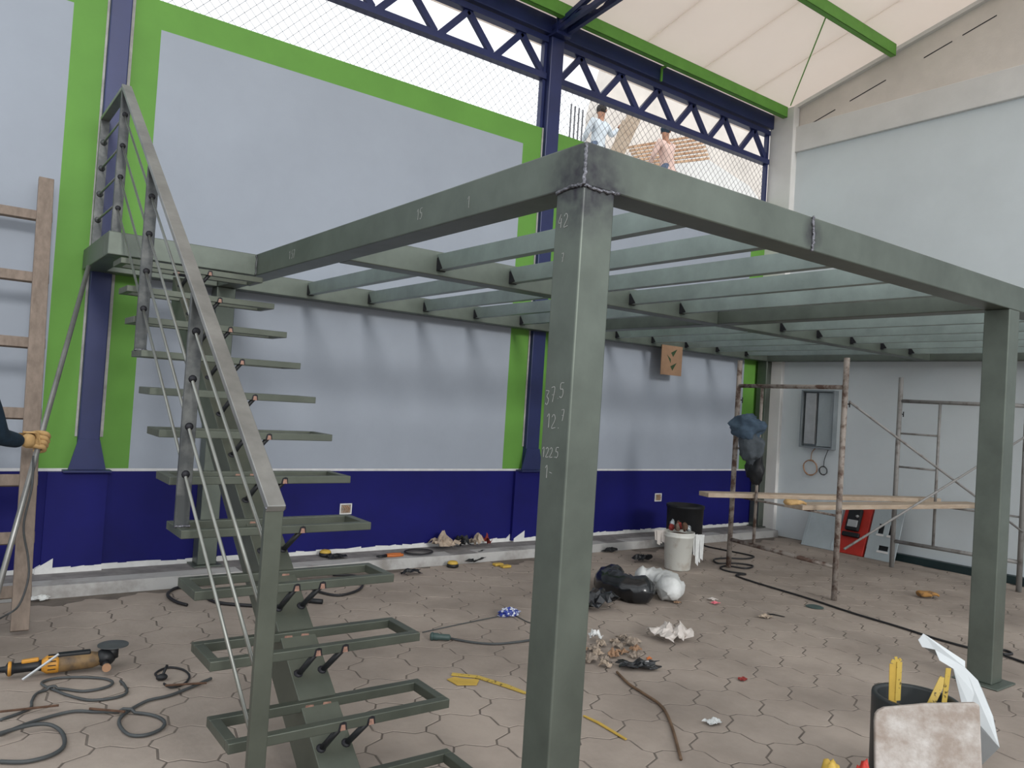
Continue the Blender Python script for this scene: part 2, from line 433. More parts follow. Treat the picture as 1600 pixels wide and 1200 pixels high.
# cement fillet under the roof and board marks on the gable
g = MB(); g.prism([(-3, rz(-3)-.05), (D-.3, rz(D-.3)-.05), (D-.3, rz(D-.3)), (-3, rz(-3))], 'X', XR-.03, XR+.05); g.build('trim_6', 'concrete_white', kind='structure')
g = MB(); y = 6.35
while y > 1:
    L = random.uniform(.25, .6); zz = lambda y: 5.70+(6.35-y)*.291
    g.prism([(y-L, zz(y-L)), (y, zz(y)), (y, zz(y)+.012), (y-L, zz(y-L)+.012)], 'X', XR+.026, XR+.031); y -= L+random.uniform(.1, .5)
g.build('trim_7', 'burn_and_shade', wall_right)

# ---- roof of sheet panels
ROOFX = .4
ceil_root = MB(); ceil_root.box(ROOFX, XR+.2, 1.6, 1.66, rz(1.6)+.01, rz(1.6)+.06)
ceiling = ceil_root.build('ceiling', 'roof_sheet', kind='structure')
x = ROOFX
while x < XR+.2:
    x1 = min(x+1.03, XR+.2); g = MB()
    g.prism([(1.6, rz(1.6)), (D+.45, rz(D+.45)), (D+.45, rz(D+.45)+.05), (1.6, rz(1.6)+.05)], 'X', x+.004, x1-.004)
    g.build('roof_panel', 'roof_sheet', ceiling); x = x1

# ---- purlins, sag rod and hanger
def cpurlin(y, label):
    g = MB(); z = rz(y)-.012; x0, x1 = .45, XR-.12
    g.box(x0, x1, y-.03, y-.026, z-.15, z-.004); g.box(x0, x1, y-.03, y+.04, z-.15, z-.146); g.box(x0, x1, y-.03, y+.04, z-.008, z-.004)
    g.box(x0, x1, y+.036, y+.04, z-.15, z-.125)
    return one('purlin', g, 'purlin_green', label, 'purlin', (x0, y, z-.15))
cpurlin(6.62, 'bright green steel purlin under the roof just above the blue truss')
cpurlin(5.1, 'bright green steel purlin higher up the roof near the top edge')
cpurlin(3.55, 'bright green steel purlin farthest from the back wall')
g = MB(); g.tube([(XR-.12, 6.55, rz(6.55)-.02), (7.95, 5.1, rz(5.1)-.03)], .008, 6)
one('sag_rod', g, 'purlin_green', 'thin green tie rod slanting between two roof purlins', 'rod', (XR-.12, 6.55, 5.9))

# ================================================================== BLUE STEEL
def blue_column(xa, xb, z1, label):
    r = root('steel_column', label, 'column', ((xa+xb)/2, D-.05, ZW+.01))
    g = MB(); g.box(xa, xb, D-.06, D+.14, ZW+.01, z1); g.build('shaft', 'navy_steel', r, bevel=.008)
    m = (xa+xb)/2; w = (xb-xa)/2
    g = MB()
    for s_ in (-1, 1):
        g.prism([(m+s_*w, ZW+.02), (m+s_*(w+.055), ZW+.02), (m+s_*w, ZW+.25)], 'Y', D-.075, D-.062)
    g.box(m-w, m+w, D-.075, D-.062, ZW+.02, ZW+.25)
    g.build('gusset', 'navy_steel', r)
    g = MB(); g.box(m-w-.09, m+w+.09, D-.13, D-.02, ZW+.003, ZW+.017); g.build('base_plate', 'navy_steel', r)
    for xx, wj in ((xa-.018, .016), (xb+.004, .024)):
        g = MB(); g.box(xx, xx+wj, D-.012, D-.001, ZW+.27, ZT); g.build('mortar_joint', 'joint_cement', r)
    return r
blue_column(.925, 1.075, 5.715, 'navy blue steel column behind the top of the stairs')
blue_column(5.275, 5.455, 5.695, 'navy blue steel column seen behind the nearest green post')
def lattice(x0, x1, n, label):
    r = root('lattice_truss', label, 'truss', (x0, D+.04, 5.22))
    g = MB(); g.box(x0, x1, D-.01, D+.09, 5.22, 5.29); g.build('bottom_chord', 'navy_steel', r)
    g = MB(); g.box(x0, x1, D-.01, D+.09, 5.635, 5.70); g.build('top_chord', 'navy_steel', r)
    st = (x1-x0)/n
    for k in range(n):
        a = x0+k*st
        for p, q in (((a+.03, 5.29), (a+st*.5, 5.635)), ((a+st*.5, 5.635), (a+st-.03, 5.29))):
            g = MB(); g.bar((p[0], D+.04, p[1]), (q[0], D+.04, q[1]), .07, .045, upv=(0, 1, 0))
            # bar() puts width across and height along upv
            g.build('diagonal', 'navy_steel', r)
    for xx in (x0+.02, x1-.02):
        g = MB(); g.box(xx-.02, xx+.02, D+.01, D+.07, ZT, 5.635); g.build('end_post', 'navy_steel', r)
    return r
lattice(-3.9, .92, 7, 'navy blue lattice truss left of the column behind the stair top')
lattice(1.08, 5.27, 6, 'navy blue lattice truss over the long wall between the two blue columns')
lattice(5.46, XR-.13, 6, 'navy blue lattice truss with beige house wall seen through it')
g = MB(); g.box(-3.9, XR-.12, D-.05, D+.10, 5.72, 5.915)
one('eaves_beam', g, 'navy_steel', 'long navy blue box beam above the lattice trusses', 'beam', (-3.9, D, 5.72), bevel=.008)
# roof truss running from the blue column up under the roof
r = root('roof_truss', 'navy blue tapered roof truss rising from the blue column toward the viewer', 'truss', (5.365, 6.75, 5.72))
g = MB(); zb = lambda y: 5.74+(6.85-y)*.10
zt_ = lambda y: rz(y)-.20
for xx in (5.30, 5.43):
    g.bar((xx, 6.85, zb(6.85)), (xx, 1.7, zb(1.7)), .05, .05)
g.build('bottom_chord', 'navy_steel', r)
g = MB()
for xx in (5.30, 5.43): g.bar((xx, 6.85, zt_(6.85)+.03), (xx, 1.7, zt_(1.7)), .05, .06)
g.build('top_chord', 'navy_steel', r)
y = 6.6; k = 0
while y > 2:
    st = .22
    g = MB()
    for xx in (5.30, 5.43):
        a = (xx, y, zb(y)) if k % 2 == 0 else (xx, y, zt_(y)); b = (xx, y-st, zt_(y-st)) if k % 2 == 0 else (xx, y-st, zb(y-st))
        g.bar(a, b, .03, .03)
    g.build('diagonal', 'navy_steel', r); y -= st; k += 1
g = MB(); g.box(5.26, 5.47, 6.70, 6.93, 5.70, 5.74); g.box(5.26, 5.47, 6.70, 6.72, 5.74, 5.97); g.build('end_plate', 'navy_steel', r)
g = MB(); g.bar((7.02, 6.62, 5.87), (7.02, 6.78, 5.87), .022, .022); g.bar((7.02, 6.78, 5.87), (7.02, 6.78, 5.70), .022, .022, upv=(0, 1, 0))
one('purlin_hanger', g, 'purlin_green', 'small bent green hook hanging from the purlin onto the blue beam', 'hook', (7.02, 6.7, 5.7))
# chain-link netting in the opening above the wall
def netting(x0, x1, label):
    g = MB(); st = .098; z0, z1 = ZT, 5.22; h = z1-z0
    def clip(xa, za, xb, zb_):
        if xa > xb: xa, za, xb, zb_ = xb, zb_, xa, za
        if xb <= x0 or xa >= x1: return None
        s = (zb_-za)/(xb-xa)
        if xa < x0: za += s*(x0-xa); xa = x0
        if xb > x1: zb_ -= s*(xb-x1); xb = x1
        return xa, za, xb, zb_
    x = x0-h
    while x < x1+h:
        for sgn in (1, -1):
            q = clip(x, z0 if sgn > 0 else z1, x+h*.95, z1 if sgn > 0 else z0)
            if q: g.tube([(q[0], D+.082+.003*sgn, q[1]), (q[2], D+.082+.003*sgn, q[3])], .0024, 3, caps=False)
        x += st
    o = g.build('wire_netting', 'wire', org=(x0, D+.075, z0)); o['kind'] = 'stuff'
    return tag(o, label, 'netting')
netting(-3.85, .915, 'diamond wire netting left of the column behind the stair top')
netting(1.085, 5.265, 'diamond wire netting closing the gap above the long wall')
netting(5.48, XR-.13, 'diamond wire netting in front of the two roof workers')

# ================================================================== MEZZANINE FRAME
mz = root('mezzanine_frame', 'large welded grey-green steel mezzanine frame with posts, beams and joists', 'mezzanine', (MX0, MY0, 0))
def mbox(name, x0, x1, y0, y1, z0, z1, label=None, m='primer', bv=.006):
    g = MB(); g.box(x0, x1, y0, y1, z0, z1); return g.build(name, m, mz, bevel=bv, label=label)
col_near = mbox('column', MX0, MX0+CW, MY0, MY0+CW, 0.012, MZ0, 'nearest square post, chalk numbers on its side')
mbox('column', MXM, MXM+CW, MY0, MY0+CW, .012, MZ0); mbox('column', MX0, MX0+CW, MY1, MY1+CW, .10, MZ0)
mbox('column', MX2, MX2+CW, MY1, MY1+CW, .10, MZ0); mbox('column', MX2, MX2+CW, MY0, MY0+CW, .012, MZ0)
for (x, y, z) in ((MX0, MY0, 0), (MXM, MY0, 0), (MX2-.06, MY0, 0)):
    p = mbox('base_plate', x-.06, x+CW+.06, y-.06, y+CW+.06, z, z+.012)
mbox('base_plate', MX0-.04, MX0+CW+.04, MY1-.05, MY1+CW+.02, .088, .10); mbox('base_plate', MX2-.05, MX2+CW, MY1-.05, MY1+CW, .088, .10)
g = MB(); g.prism([(MX0, MY0), (MX2+CW, MY0), (MX2+CW, MY0+CW), (MX0+CW, MY0+CW)], 'Z', MZ0, MZ1); g.build('beam', 'primer', mz, bevel=.006, label='front beam with a welded splice')
g = MB(); g.prism([(MX0, MY0), (MX0+CW, MY0+CW), (MX0+CW, MY1), (MX0, MY1)], 'Z', MZ0, MZ1); g.build('beam', 'primer', mz, bevel=.006)
mbox('beam', MX2, MX2+CW, MY0+CW, MY1, MZ0, MZ1)
mbox('beam', MX0, MX2+CW, MY1, MY1+CW, MZ0, MZ1); mbox('beam', MX0+CW, MX2, MYM, MYM+CW, MZ0, MZ1)
mbox('beam', MXM, MXM+CW, MY0+CW, MYM, MZ0, MZ1); mbox('beam', MXM, MXM+CW, MYM+CW, MY1, MZ0, MZ1)
# C-section joists, open side to the left
def joist_mb(y0, y1):
    g = MB(); z0, z1 = MZ0+.035, MZ1-.02
    g.box(0, .004, y0, y1, z0, z1); g.box(.004, .06, y0, y1, z0, z0+.004); g.box(.004, .06, y0, y1, z1-.004, z1)
    g.box(.057, .06, y0, y1, z0+.004, z0+.016); g.box(.057, .06, y0, y1, z1-.016, z1-.004); return g
jx = [MX0+CW+.62+.592*k for k in range(5)]+[MXM+CW+.76+.608*k for k in range(5)]
meshes = []
for (y0, y1) in ((MY0+CW, MYM), (MYM+CW, MY1)):
    g = joist_mb(y0, y1); first = None
    for x in jx:
        if first is None:
            first = g.build('joist', 'joist_primer', mz); o = first; base = first.location.copy()
        else:
            o = first.copy(); COL.objects.link(o)
        o.location = (x, 0, 0)
    for x in jx:           # dark plates at each joist's far end: burn black plus painted channel shadow
        h = MB(); z0, z1 = MZ0+.03, MZ1-.015
        h.prism([(x-.004, z0), (x+.062, z0), (x+.062, z1), (x-.004, z1-.03)], 'Y', y1-.008, y1-.001)
        h.add([(x-.002, y1-.008, z0), (x-.002, y1-.07, z0+.01), (x-.002, y1-.008, z1-.02), (x+.004, y1-.008, z0), (x+.004, y1-.07, z0+.01), (x+.004, y1-.008, z1-.02)],
              [(0, 2, 1), (3, 4, 5), (0, 1, 4, 3), (1, 2, 5, 4)])
        h.build('burn_shade_plate', 'burn_and_shade', mz)
# landing in front of the stairs
LX0, LY0 = .863, 5.70
mbox('landing_beam', LX0, MX0, LY0, LY0+.15, MZ0, MZ1-.005); mbox('landing_beam', LX0, LX0+.15, LY0+.15, D-.07, MZ0, MZ1-.005)
mbox('landing_beam', LX0+.15, MX0, MY1, MY1+CW, MZ0, MZ1-.005)
# weld beads
def bead(pts, r, parent=mz, m='weld_silver', seed=0):
    pts = spline(pts, 10); g = MB(); rr = [r*(1+.45*noise.noise(Vector((i*.9, seed, 0)))) for i in range(len(pts))]
    pp = [p+Vector((noise.noise(Vector((i*.6, seed, 1))), noise.noise(Vector((i*.6, seed, 2))), noise.noise(Vector((i*.6, seed, 3)))))*r*.8 for i, p in enumerate(pts)]
    g.tube(pp, rr, 6); return g.build('weld_bead', m, parent, smooth=True)
bead([(MX0-.001, MY0-.001, MZ0), (MX0-.001, MY0-.001, 2.48), (MX0-.001, MY0-.001, MZ1-.01)], .007, seed=1)
bead([(MX0-.002, MY0, MZ0), (MX0-.002, MY0+.07, MZ0+.004), (MX0-.002, MY0+CW, MZ0-.006)], .008, seed=2)
bead([(MX0, MY0-.002, MZ0), (MX0+.07, MY0-.002, MZ0-.006), (MX0+CW+.02, MY0-.002, MZ0+.002)], .007, seed=3)
bead([(3.27, MY0-.002, MZ0), (3.275, MY0-.002, 2.47), (3.262, MY0-.002, MZ1)], .008, seed=4)
bead([(MX0-.003, LY0-.004, MZ0), (MX0-.003, LY0-.004, MZ1-.01)], .007, m='post_steel', seed=5)
# chalk figures on the near post and beam
GL = {'1': [[(.1, .8), (.45, 1), (.45, 0)]], '2': [[(.0, .8), (.3, 1), (.6, .8), (.5, .5), (0, 0), (.7, .05)]],
      '3': [[(0, 1), (.6, .95), (.25, .6), (.6, .35), (.35, 0), (0, .1)]], '5': [[(.7, 1.05), (.15, 1), (.1, .6), (.5, .6), (.6, .25), (.3, 0), (0, .08)]],
      '7': [[(0, 1), (.6, 1), (.3, 0)], [(.15, .5), (.55, .5)]], '4': [[(.4, 1), (0, .4), (.6, .4)], [(.5, .7), (.45, 0)]], '.': [[(.2, .02), (.3, .06)]], '-': [[(0, .5), (.5, .45)]], ' ': []}
def chalk(text, y_left, z, h, slant=.1, drop=0, face_x=MX0):
    pen = 0
    for ch in text:
        g = MB()
        for st in GL[ch]:
            pp = spline([(face_x-.0012, y_left-(pen+a*h*.6), z+b*h+slant*0+drop*pen) for a, b in st], 4)
            for a, b in zip(pp[:-1], pp[1:]): g.bar(a, b, .0012, .0026, upv=(0, .6, .6))
        pen += h*(.62 if ch not in '. ' else .3)
        if ch != ' ': g.build('chalk_mark', 'chalk', mz)
chalk('37.5', MY0+.142, 1.60, .052, drop=.35); chalk('12.', MY0+.128, 1.515, .05); chalk('7', MY0+.045, 1.545, .038)
chalk('122.5', MY0+.142, 1.405, .036, drop=.05); chalk('1-', MY0+.12, 1.33, .045); chalk('42', MY0+.13, 2.26, .05); chalk('7', MY0+.10, 2.13, .03)
chalk('15', 3.35, 2.455, .05); chalk('1 57', 5.05, 2.45, .05); chalk('1', 2.9, 2.44, .05)

# ================================================================== STAIRCASE
SX0, SX1 = .916, 1.832; G, RI = .2746, .20295; SY, SZ = 2.497, .135
st = root('staircase', 'open steel staircase with one central stringer and hollow tread frames', 'staircase', (1.35, 2.5, 0))
sa_ = math.atan2(RI, G)
# stringer
def strl(y): return SZ-.088+(y-SY-.14)*RI/G        # height of the stringer's top face
g = MB(); x0, x1 = 1.275, 1.435; th = .24
ys = SY+.14-(SZ-.088-.01)*G/RI; y1 = LY0-.002
g.prism([(ys, .004), (ys+th*G/RI, .004), (y1, strl(y1)-th), (y1, strl(y1)), (ys, .01)], 'X', x0, x1)
g.build('stringer', 'stair_primer', st, bevel=.006)
TW, TD, TT = .04, .272, .038
def tread_mb():
    g = MB(); X0, X1 = SX0, SX1
    g.box(X0, X1, 0, TW, -TT, 0); g.box(X0, X1, TD-TW, TD, -TT, 0)
    g.box(X0, X0+TW, TW, TD-TW, -TT, 0); g.box(X1-TW, X1, TW, TD-TW, -TT, 0); return g
T = []
for i in range(12):
    y, z = SY+i*G, SZ+i*RI
    if i == 0:
        t0 = tread_mb().build('tread', 'stair_primer', st, bevel=.003); o = t0
    else:
        o = t0.copy(); COL.objects.link(o)
    o.location = (0, y, z)
    T.append(o); ORG[o.name] = ORG[st.name]+Vector((0, y, z))
def sub(i, name, g, m, smooth=False):
    """sub-part of tread i, given in world coordinates"""
    return g.build(name, m, T[i], smooth=smooth)
for i in range(12):
    y, z = SY+i*G, SZ+i*RI
    for xx, lean in ((1.305, .045), (1.41, .06)):
        g = MB(); yb = y+.085; g.tube([(xx, yb, strl(yb)-.004), (xx+lean, y+.022, z-TT+.006)], .0125, 8)
        sub(i, 'bracket_strut', g, 'black', True)
        g = MB(); xx2 = xx+lean
        g.prism([(xx2-.02, z-TT+.001), (xx2+.018, z-TT+.001), (xx2+.014, z-.008), (xx2+.002, z-.003), (xx2-.013, z-.009)], 'Y', y-.0012, y); hm = sub(i, 'heat_mark', g, 'burn_and_shade')
        g = MB(); g.prism([(xx2-.011, z-TT+.001), (xx2+.012, z-TT+.001), (xx2+.008, z-.015), (xx2-.007, z-.014)], 'Y', y-.0022, y-.0012); sub(i, 'copper_spot', g, 'copper_burn')
        g = MB(); g.lathe([(.022, -.004), (.018, .004), (.014, .008)], (xx, yb, strl(yb)), 10, ax=(0, -math.sin(sa_), math.cos(sa_))); sub(i, 'weld_collar', g, 'burn_and_shade', True)
    # rear bearing plate
    g = MB(); yb = y+TD-.02
    g.prism([(yb-.035, strl(yb-.035)-.003), (yb+.018, strl(yb+.018)-.003), (yb+.018, z-TT-.001), (yb-.004, z-TT-.001)], 'X', 1.285, 1.425)
    sub(i, 'bearing_plate', g, 'burn_and_shade')
    for xx in (1.31, 1.385):
        g = MB(); g.prism([(xx-.022, z-TT+.001), (xx+.022, z-TT+.001), (xx+.016, z-.014), (xx-.016, z-.012)], 'Y', y+TD-TW-.0015, y+TD-TW); sub(i, 'heat_mark', g, 'copper_burn')
# railing
RX = .94
rail = lambda y: 1.215+(y-2.56)*.7035
posts = [(2.56, 0.004, rail(2.56)), (3.70, SZ+4*RI, rail(3.70)), (4.86, SZ+8*RI, rail(4.86)), (5.93, MZ1-.004, rail(5.93))]
for k, (y, za, zb2) in enumerate(posts):
    m = 'stair_primer' if k == 0 else 'post_steel'
    g = MB(); g.box(RX-.031, RX+.031, y-.013, y+.013, za, zb2-.012); p = g.build('railing_post', m, st, bevel=.003)
    ORG[p.name] = ORG[st.name]
    if k:
        for j in range(4):
            zc = rail(y)-.19-.215*j
            g = MB(); g.lathe([(.019, 0), (.014, .004), (.010, .008)], (RX, y-.013, zc), 10, ax=(0, -1, 0)); g.build('weld_collar', 'burn_and_shade', p, smooth=True)
    if k in (1, 2):
        bead([(RX-.034, y-.015, za+.002), (RX, y-.017, za+.004), (RX+.034, y-.015, za+.001)], .006, parent=p, seed=20+k)
yt = 5.95
g = MB(); g.bar((RX, 2.535, rail(2.535)), (RX, yt, rail(yt)), .062, .026); g.build('handrail', 'rail_steel', st, bevel=.003)
bead([(RX-.033, 2.544, 1.198), (RX, 2.541, 1.202), (RX+.033, 2.544, 1.196)], .006, parent=st, seed=31)
for j in range(4):
    g = MB(); f = lambda y: rail(y)-.19-.215*j
    ya = 2.575
    g.tube([(RX, ya, f(ya)), (RX, 5.92, f(5.92))], .0075, 8); g.build('railing_rod', 'bright_rod', st, smooth=True)
# landing guard along the open side
zr = rail(5.93)
g = MB(); g.bar((RX, 5.93, zr-.004), (RX, D-.07, zr-.004), .062, .026); g.build('handrail', 'rail_steel', st, bevel=.003)
g = MB(); g.box(RX-.031, RX+.031, D-.095, D-.068, MZ1, zr-.018); g.build('railing_post', 'post_steel', st)
for j in range(4):
    z = zr-.19-.2*j; g = MB(); g.tube([(RX, 5.943, z), (RX, D-.095, z)], .0075, 8); g.build('railing_rod', 'bright_rod', st, smooth=True)
    g = MB(); g.lathe([(.024, 0), (.02, .006), (.008, .03)], (RX, D-.096, z), 10, ax=(0, -1, 0)); g.build('weld_collar', 'post_steel', st, smooth=True)

# ================================================================== LOOSE THINGS
def at(px, py, z=0.0, Y=None, X=None, d=None):
    """point of the place seen at a photo pixel, on a level z (or on a plane Y / X, or at depth d)"""
    v = fw+r2*((px-800)/F_PX)-u2*((py-600)/F_PX)
    if d is not None: k = d
    elif Y is not None: k = Y/v.y
    elif X is not None: k = X/v.x
    else: k = (z-1.6)/v.z
    return Vector((0, 0, 1.6))+v*k
def cable(name, px, r, m, label, cat='cable', closed=False, lift=None, group=None, n=8):
    pts = []
    for i, q in enumerate(px):
        z = (q[2] if len(q) > 2 else 0)
        p = at(q[0], q[1], z+r+.0015); pts.append(p)
    pp = spline(pts, n, closed)
    for i, p in enumerate(pp):                     # crossings ride over one another
        for k in range(0, i-6):
            a = pp[k]
            if abs(a.x-p.x) < 2.2*r and abs(a.y-p.y) < 2.2*r and p.z < a.z+1.7*r: p.z = a.z+1.9*r
    g = MB(); g.tube(pp, r, 6, closed=closed)
    return one(name, g, m, label, cat, (pp[0].x, pp[0].y, 0), group, smooth=True)

# ---- wooden ladder leaning on the wall
lf, lt = Vector((.523, 5.56, .002)), Vector((.58, 6.74, 3.03))
ld = (lt-lf).normalized(); lad = root('wooden_ladder', 'rough wooden ladder leaning on the wall at the left edge', 'ladder', lf)
for off in (0, -.52):
    o_ = Vector((off, 0, 0)); g = MB(); g.bar(lf+o_+ld*.02, lt+o_, .098, .04, upv=(0, -1, .3)); g.build('stile', 'ladder_wood', lad, bevel=.004)
for py in (340, 437, 540, 650, 755, 845, 930):
    best = min((abs((proj(lf+(lt-lf)*(k/400)) or (0, 9e9))[1]-py), k/400) for k in range(401))[1]
    c = lf+(lt-lf)*best+Vector((0, .037, .012))
    g = MB(); g.bar(c+Vector((-.57, 0, 0)), c+Vector((.055, 0, 0)), .034, .075, upv=ld); g.build('rung', 'ladder_wood', lad, bevel=.003)
# ---- steel pole held by the worker, propped against the landing
pa, hp = Vector((.855, 6.40, 2.385)), at(62, 690, Y=5.60)      # top of the pole; where the glove grips it
pb = pa+(hp-pa)*((pa.z-.003)/(pa.z-hp.z))
g = MB(); g.tube([pb, pa], .017, 10); one('steel_pole', g, 'rail_steel', 'grey steel pole slanting from landing corner to floor beside the ladder', 'pole', pb, smooth=True)
# ---- worker at the left edge of the frame
w = root('person', 'worker in dark long sleeves and work glove gripping the pole by the ladder', 'person', (.08, 5.2, 0))
ox, oy = .08, hp.y-.38
sh = Vector((ox+.16, oy+.02, 1.47)); el = Vector((hp.x-.235, hp.y-.25, hp.z+.045)); wr = hp+Vector((-.105, -.075, .005))
def human_body(w, pel, chest, neck, head, shR, elR, wrR, shL, elL, wrL, hipR, knR, anR, toR, hipL, knL, anL, toL, k=1.0):
    V = [pel, pel.lerp(chest, .5), chest, neck, head, head+(head-neck).normalized()*.1*k, shR, elR, wrR, shL, elL, wrL, hipR, knR, anR, toR, hipL, knL, anL, toL]
    E_ = [(0, 1), (1, 2), (2, 3), (3, 4), (4, 5), (2, 6), (6, 7), (7, 8), (2, 9), (9, 10), (10, 11), (0, 12), (12, 13), (13, 14), (14, 15), (0, 16), (16, 17), (17, 18), (18, 19)]
    Rd = [(.14*k, .11*k), (.13*k, .10*k), (.15*k, .11*k), .058*k, (.082*k, .10*k), .055*k, .065*k, .046*k, .034*k, .065*k, .046*k, .034*k, .09*k, .062*k, .042*k, .04*k, .09*k, .062*k, .042*k, .04*k]
    thin = [((r[0]*.72, r[1]*.72) if i < 3 else r) if isinstance(r, tuple) else r for i, r in enumerate(Rd)]
    return skin('body', V, E_, thin, 'skin', w), V, E_, Rd
def clothes(w, V, E_, Rd, top, bottom, shoe, grow=1.14):
    gr = lambda r: (r[0]*grow, r[1]*grow) if isinstance(r, tuple) else r*grow
    def part(name, idx, edges, m, rootv=0):
        mp = {j: i for i, j in enumerate(idx)}
        skin(name, [V[j] for j in idx], [(mp[a], mp[b]) for a, b in edges], [gr(Rd[j]) for j in idx], m, w, rootv=mp[rootv])
    V = list(V)+[V[0]+(V[0]-V[1]).normalized()*.09, V[0].lerp(V[1], .6)]; Rd = list(Rd)+[Rd[0], Rd[1]]; nv = len(V)
    part('shirt', [nv-2, 0, 1, 2, 6, 7, 8, 9, 10, 11], [(nv-2, 0), (0, 1), (1, 2), (2, 6), (6, 7), (7, 8), (2, 9), (9, 10), (10, 11)], top)
    part('trousers', [nv-1, 0, 12, 13, 14, 16, 17, 18], [(nv-1, 0), (0, 12), (12, 13), (13, 14), (0, 16), (16, 17), (17, 18)], bottom)
    for a, b in ((14, 15), (18, 19)): part('shoe', [a, b], [(a, b)], shoe, rootv=a)
def face(w, head, fwd, k=1.0, hair='hair', helmet=None):
    fwd = Vector(fwd).normalized(); sd = fwd.cross(Vector((0, 0, 1))).normalized(); u = sd.cross(fwd); c = head+u*.03*k
    g = MB(); g.tube([c+fwd*.085*k+u*.012*k, c+fwd*.112*k-u*.022*k, c+fwd*.095*k-u*.03*k], [.008*k, .014*k, .008*k], 6); g.build('nose', 'skin', w, smooth=True)
    for s in (-1, 1):
        g = MB(); g.blob(c+fwd*.088*k+sd*s*.032*k+u*.014*k, (.011*k,)*3, flat=False, amp=0, nu=8, nv=6); g.build('eye', 'black', w, smooth=True)
        g = MB(); g.blob(c+sd*s*.092*k-u*.005*k, (.014*k, .024*k, .032*k), flat=False, amp=0, nu=8, nv=6); g.build('ear', 'skin', w, smooth=True)
    g = MB(); g.bar(c+fwd*.09*k-u*.055*k-sd*.022*k, c+fwd*.09*k-u*.055*k+sd*.022*k, .008*k, .008*k); g.build('mouth', 'rag_red', w)
    g = MB(); g.blob(c-fwd*.018*k+u*.035*k, (.105*k, .105*k, .098*k), flat=False, amp=.05, nu=16, nv=10); g.build('hair', hair, w, smooth=True)
P0 = Vector((ox, oy, .95))
b_, V_, E2, R2 = human_body(w, P0, Vector((ox, oy, 1.36)), Vector((ox+.01, oy+.02, 1.53)), Vector((ox+.02, oy+.05, 1.63)), sh, el, wr,
    Vector((ox-.2, oy, 1.45)), Vector((ox-.27, oy+.05, 1.17)), Vector((ox-.2, oy+.2, .98)),
    Vector((ox+.1, oy, .9)), Vector((ox+.17, oy+.05, .5)), Vector((ox+.16, oy, .09)), Vector((ox+.18, oy+.16, .05)),
    Vector((ox-.1, oy, .9)), Vector((ox-.11, oy+.04, .5)), Vector((ox-.11, oy, .09)), Vector((ox-.12, oy+.16, .05)))
clothes(w, V_, E2, R2, 'navy_cloth', 'teal_cloth', 'black', 1.3)
face(w, V_[4], (.5, .8, -.1))
# gloved right hand closed round the pole
ax = (pa-pb).normalized(); out = (hp-wr).normalized(); out = (out-ax*out.dot(ax)).normalized(); sdv = ax.cross(out)
HS = 1.3
V = [wr, wr.lerp(hp, .45), hp-out*.03*HS]; Ei = [(0, 1), (1, 2)]; Rr = [.044, .052, .056]
for j in range(4):
    h = .036-.024*j; L = (1, 1.08, 1.02, .86)[j]
    ch = [hp-out*.026+ax*h-sdv*.004, hp+ax*h+sdv*-.030+out*.006, hp+ax*h-sdv*.010+out*.034*L, hp+ax*h+sdv*.024*L+out*.022, hp+ax*(h-.002)+sdv*.028*L-out*.004]
    ch = [hp+(q-hp)*HS for q in ch]
    b0 = len(V); V += ch; Ei += [(2, b0)]+[(b0+i, b0+i+1) for i in range(4)]; Rr += [.019, .0165, .0155, .0145, .013]
ch = [wr.lerp(hp, .4)+ax*.03, hp+ax*.05-out*.012+sdv*.022, hp+ax*.034+out*.016+sdv*.033]
ch = [hp+(q-hp)*HS for q in ch]; b0 = len(V); V += ch; Ei += [(1, b0), (b0, b0+1), (b0+1, b0+2)]; Rr += [.022, .018, .015]
skin('work_glove', V, Ei, Rr, 'glove', w)
# cable hanging beside the ladder
pts = [(52, 712), (50, 760), (37, 822), (44, 872), (44, 905), (30, 945), (8, 962)]
g = MB(); pp = spline([at(x, y, Y=5.44-.02*i) for i, (x, y) in enumerate(pts)]+[at(-20, 975, .008), at(-60, 990, .008)], 8); g.tube(pp, .006, 6)
one('hanging_cable', g, 'cable_grey', 'thin grey power cord hanging down past the ladder stile', 'cable', pp[0], smooth=True)

# ---- angle grinder on the floor at left
A = at(8, 1046, .05); Bq = at(165, 1028, .06); gd = (Bq-A).normalized(); L = (Bq-A).length
gr = root('angle_grinder', 'black and yellow angle grinder lying on the floor', 'power tool', (A.x, A.y, 0))
sidev = gd.cross(Vector((0, 0, 1))).normalized()
def along(t, up_=0, side=0): return A+gd*(L*t)+Vector((0, 0, up_))+sidev*side
g = MB(); g.lathe([(.012, -.06), (.016, 0), (.034, .01), (.034, .03), (.026, .04), (.025, L*.30), (.03, L*.36)], A, 16, ax=gd); g.build('grip', 'black', gr, smooth=True)
g = MB(); g.lathe([(.035, .012), (.038, .018), (.035, .028)], A, 16, ax=gd); g.build('grip_ring', 'tool_yellow', gr, smooth=True)
g = MB(); g.lathe([(.030, L*.35), (.046, L*.40), (.047, L*.50), (.045, L*.52)], A, 20, ax=gd); mo = g.build('motor_cap', 'tool_yellow', gr, smooth=True)
for k in range(6):
    a = k*math.pi/7-.3; rr = sidev*math.cos(a)*.0475+Vector((0, 0, 1))*math.sin(a)*.0475
    g = MB(); g.bar(along(.41)+rr, along(.49)+rr, .006, .004); g.build('vent_slot', 'black', mo)
g = MB(); g.lathe([(.045, L*.52), (.046, L*.56), (.044, L*.86), (.036, L*.92), (.03, L*.95)], A, 20, ax=gd); g.build('motor_housing', 'tool_dirty', gr, smooth=True)
g = MB(); g.bar(along(.5, .040), along(.84, .040), .045, .028); g.build('top_cover', 'black', gr, bevel=.006)
g = MB(); g.bar(along(.15, .030), along(.32, .034), .024, .02); g.build('trigger', 'tool_yellow', gr, bevel=.006)
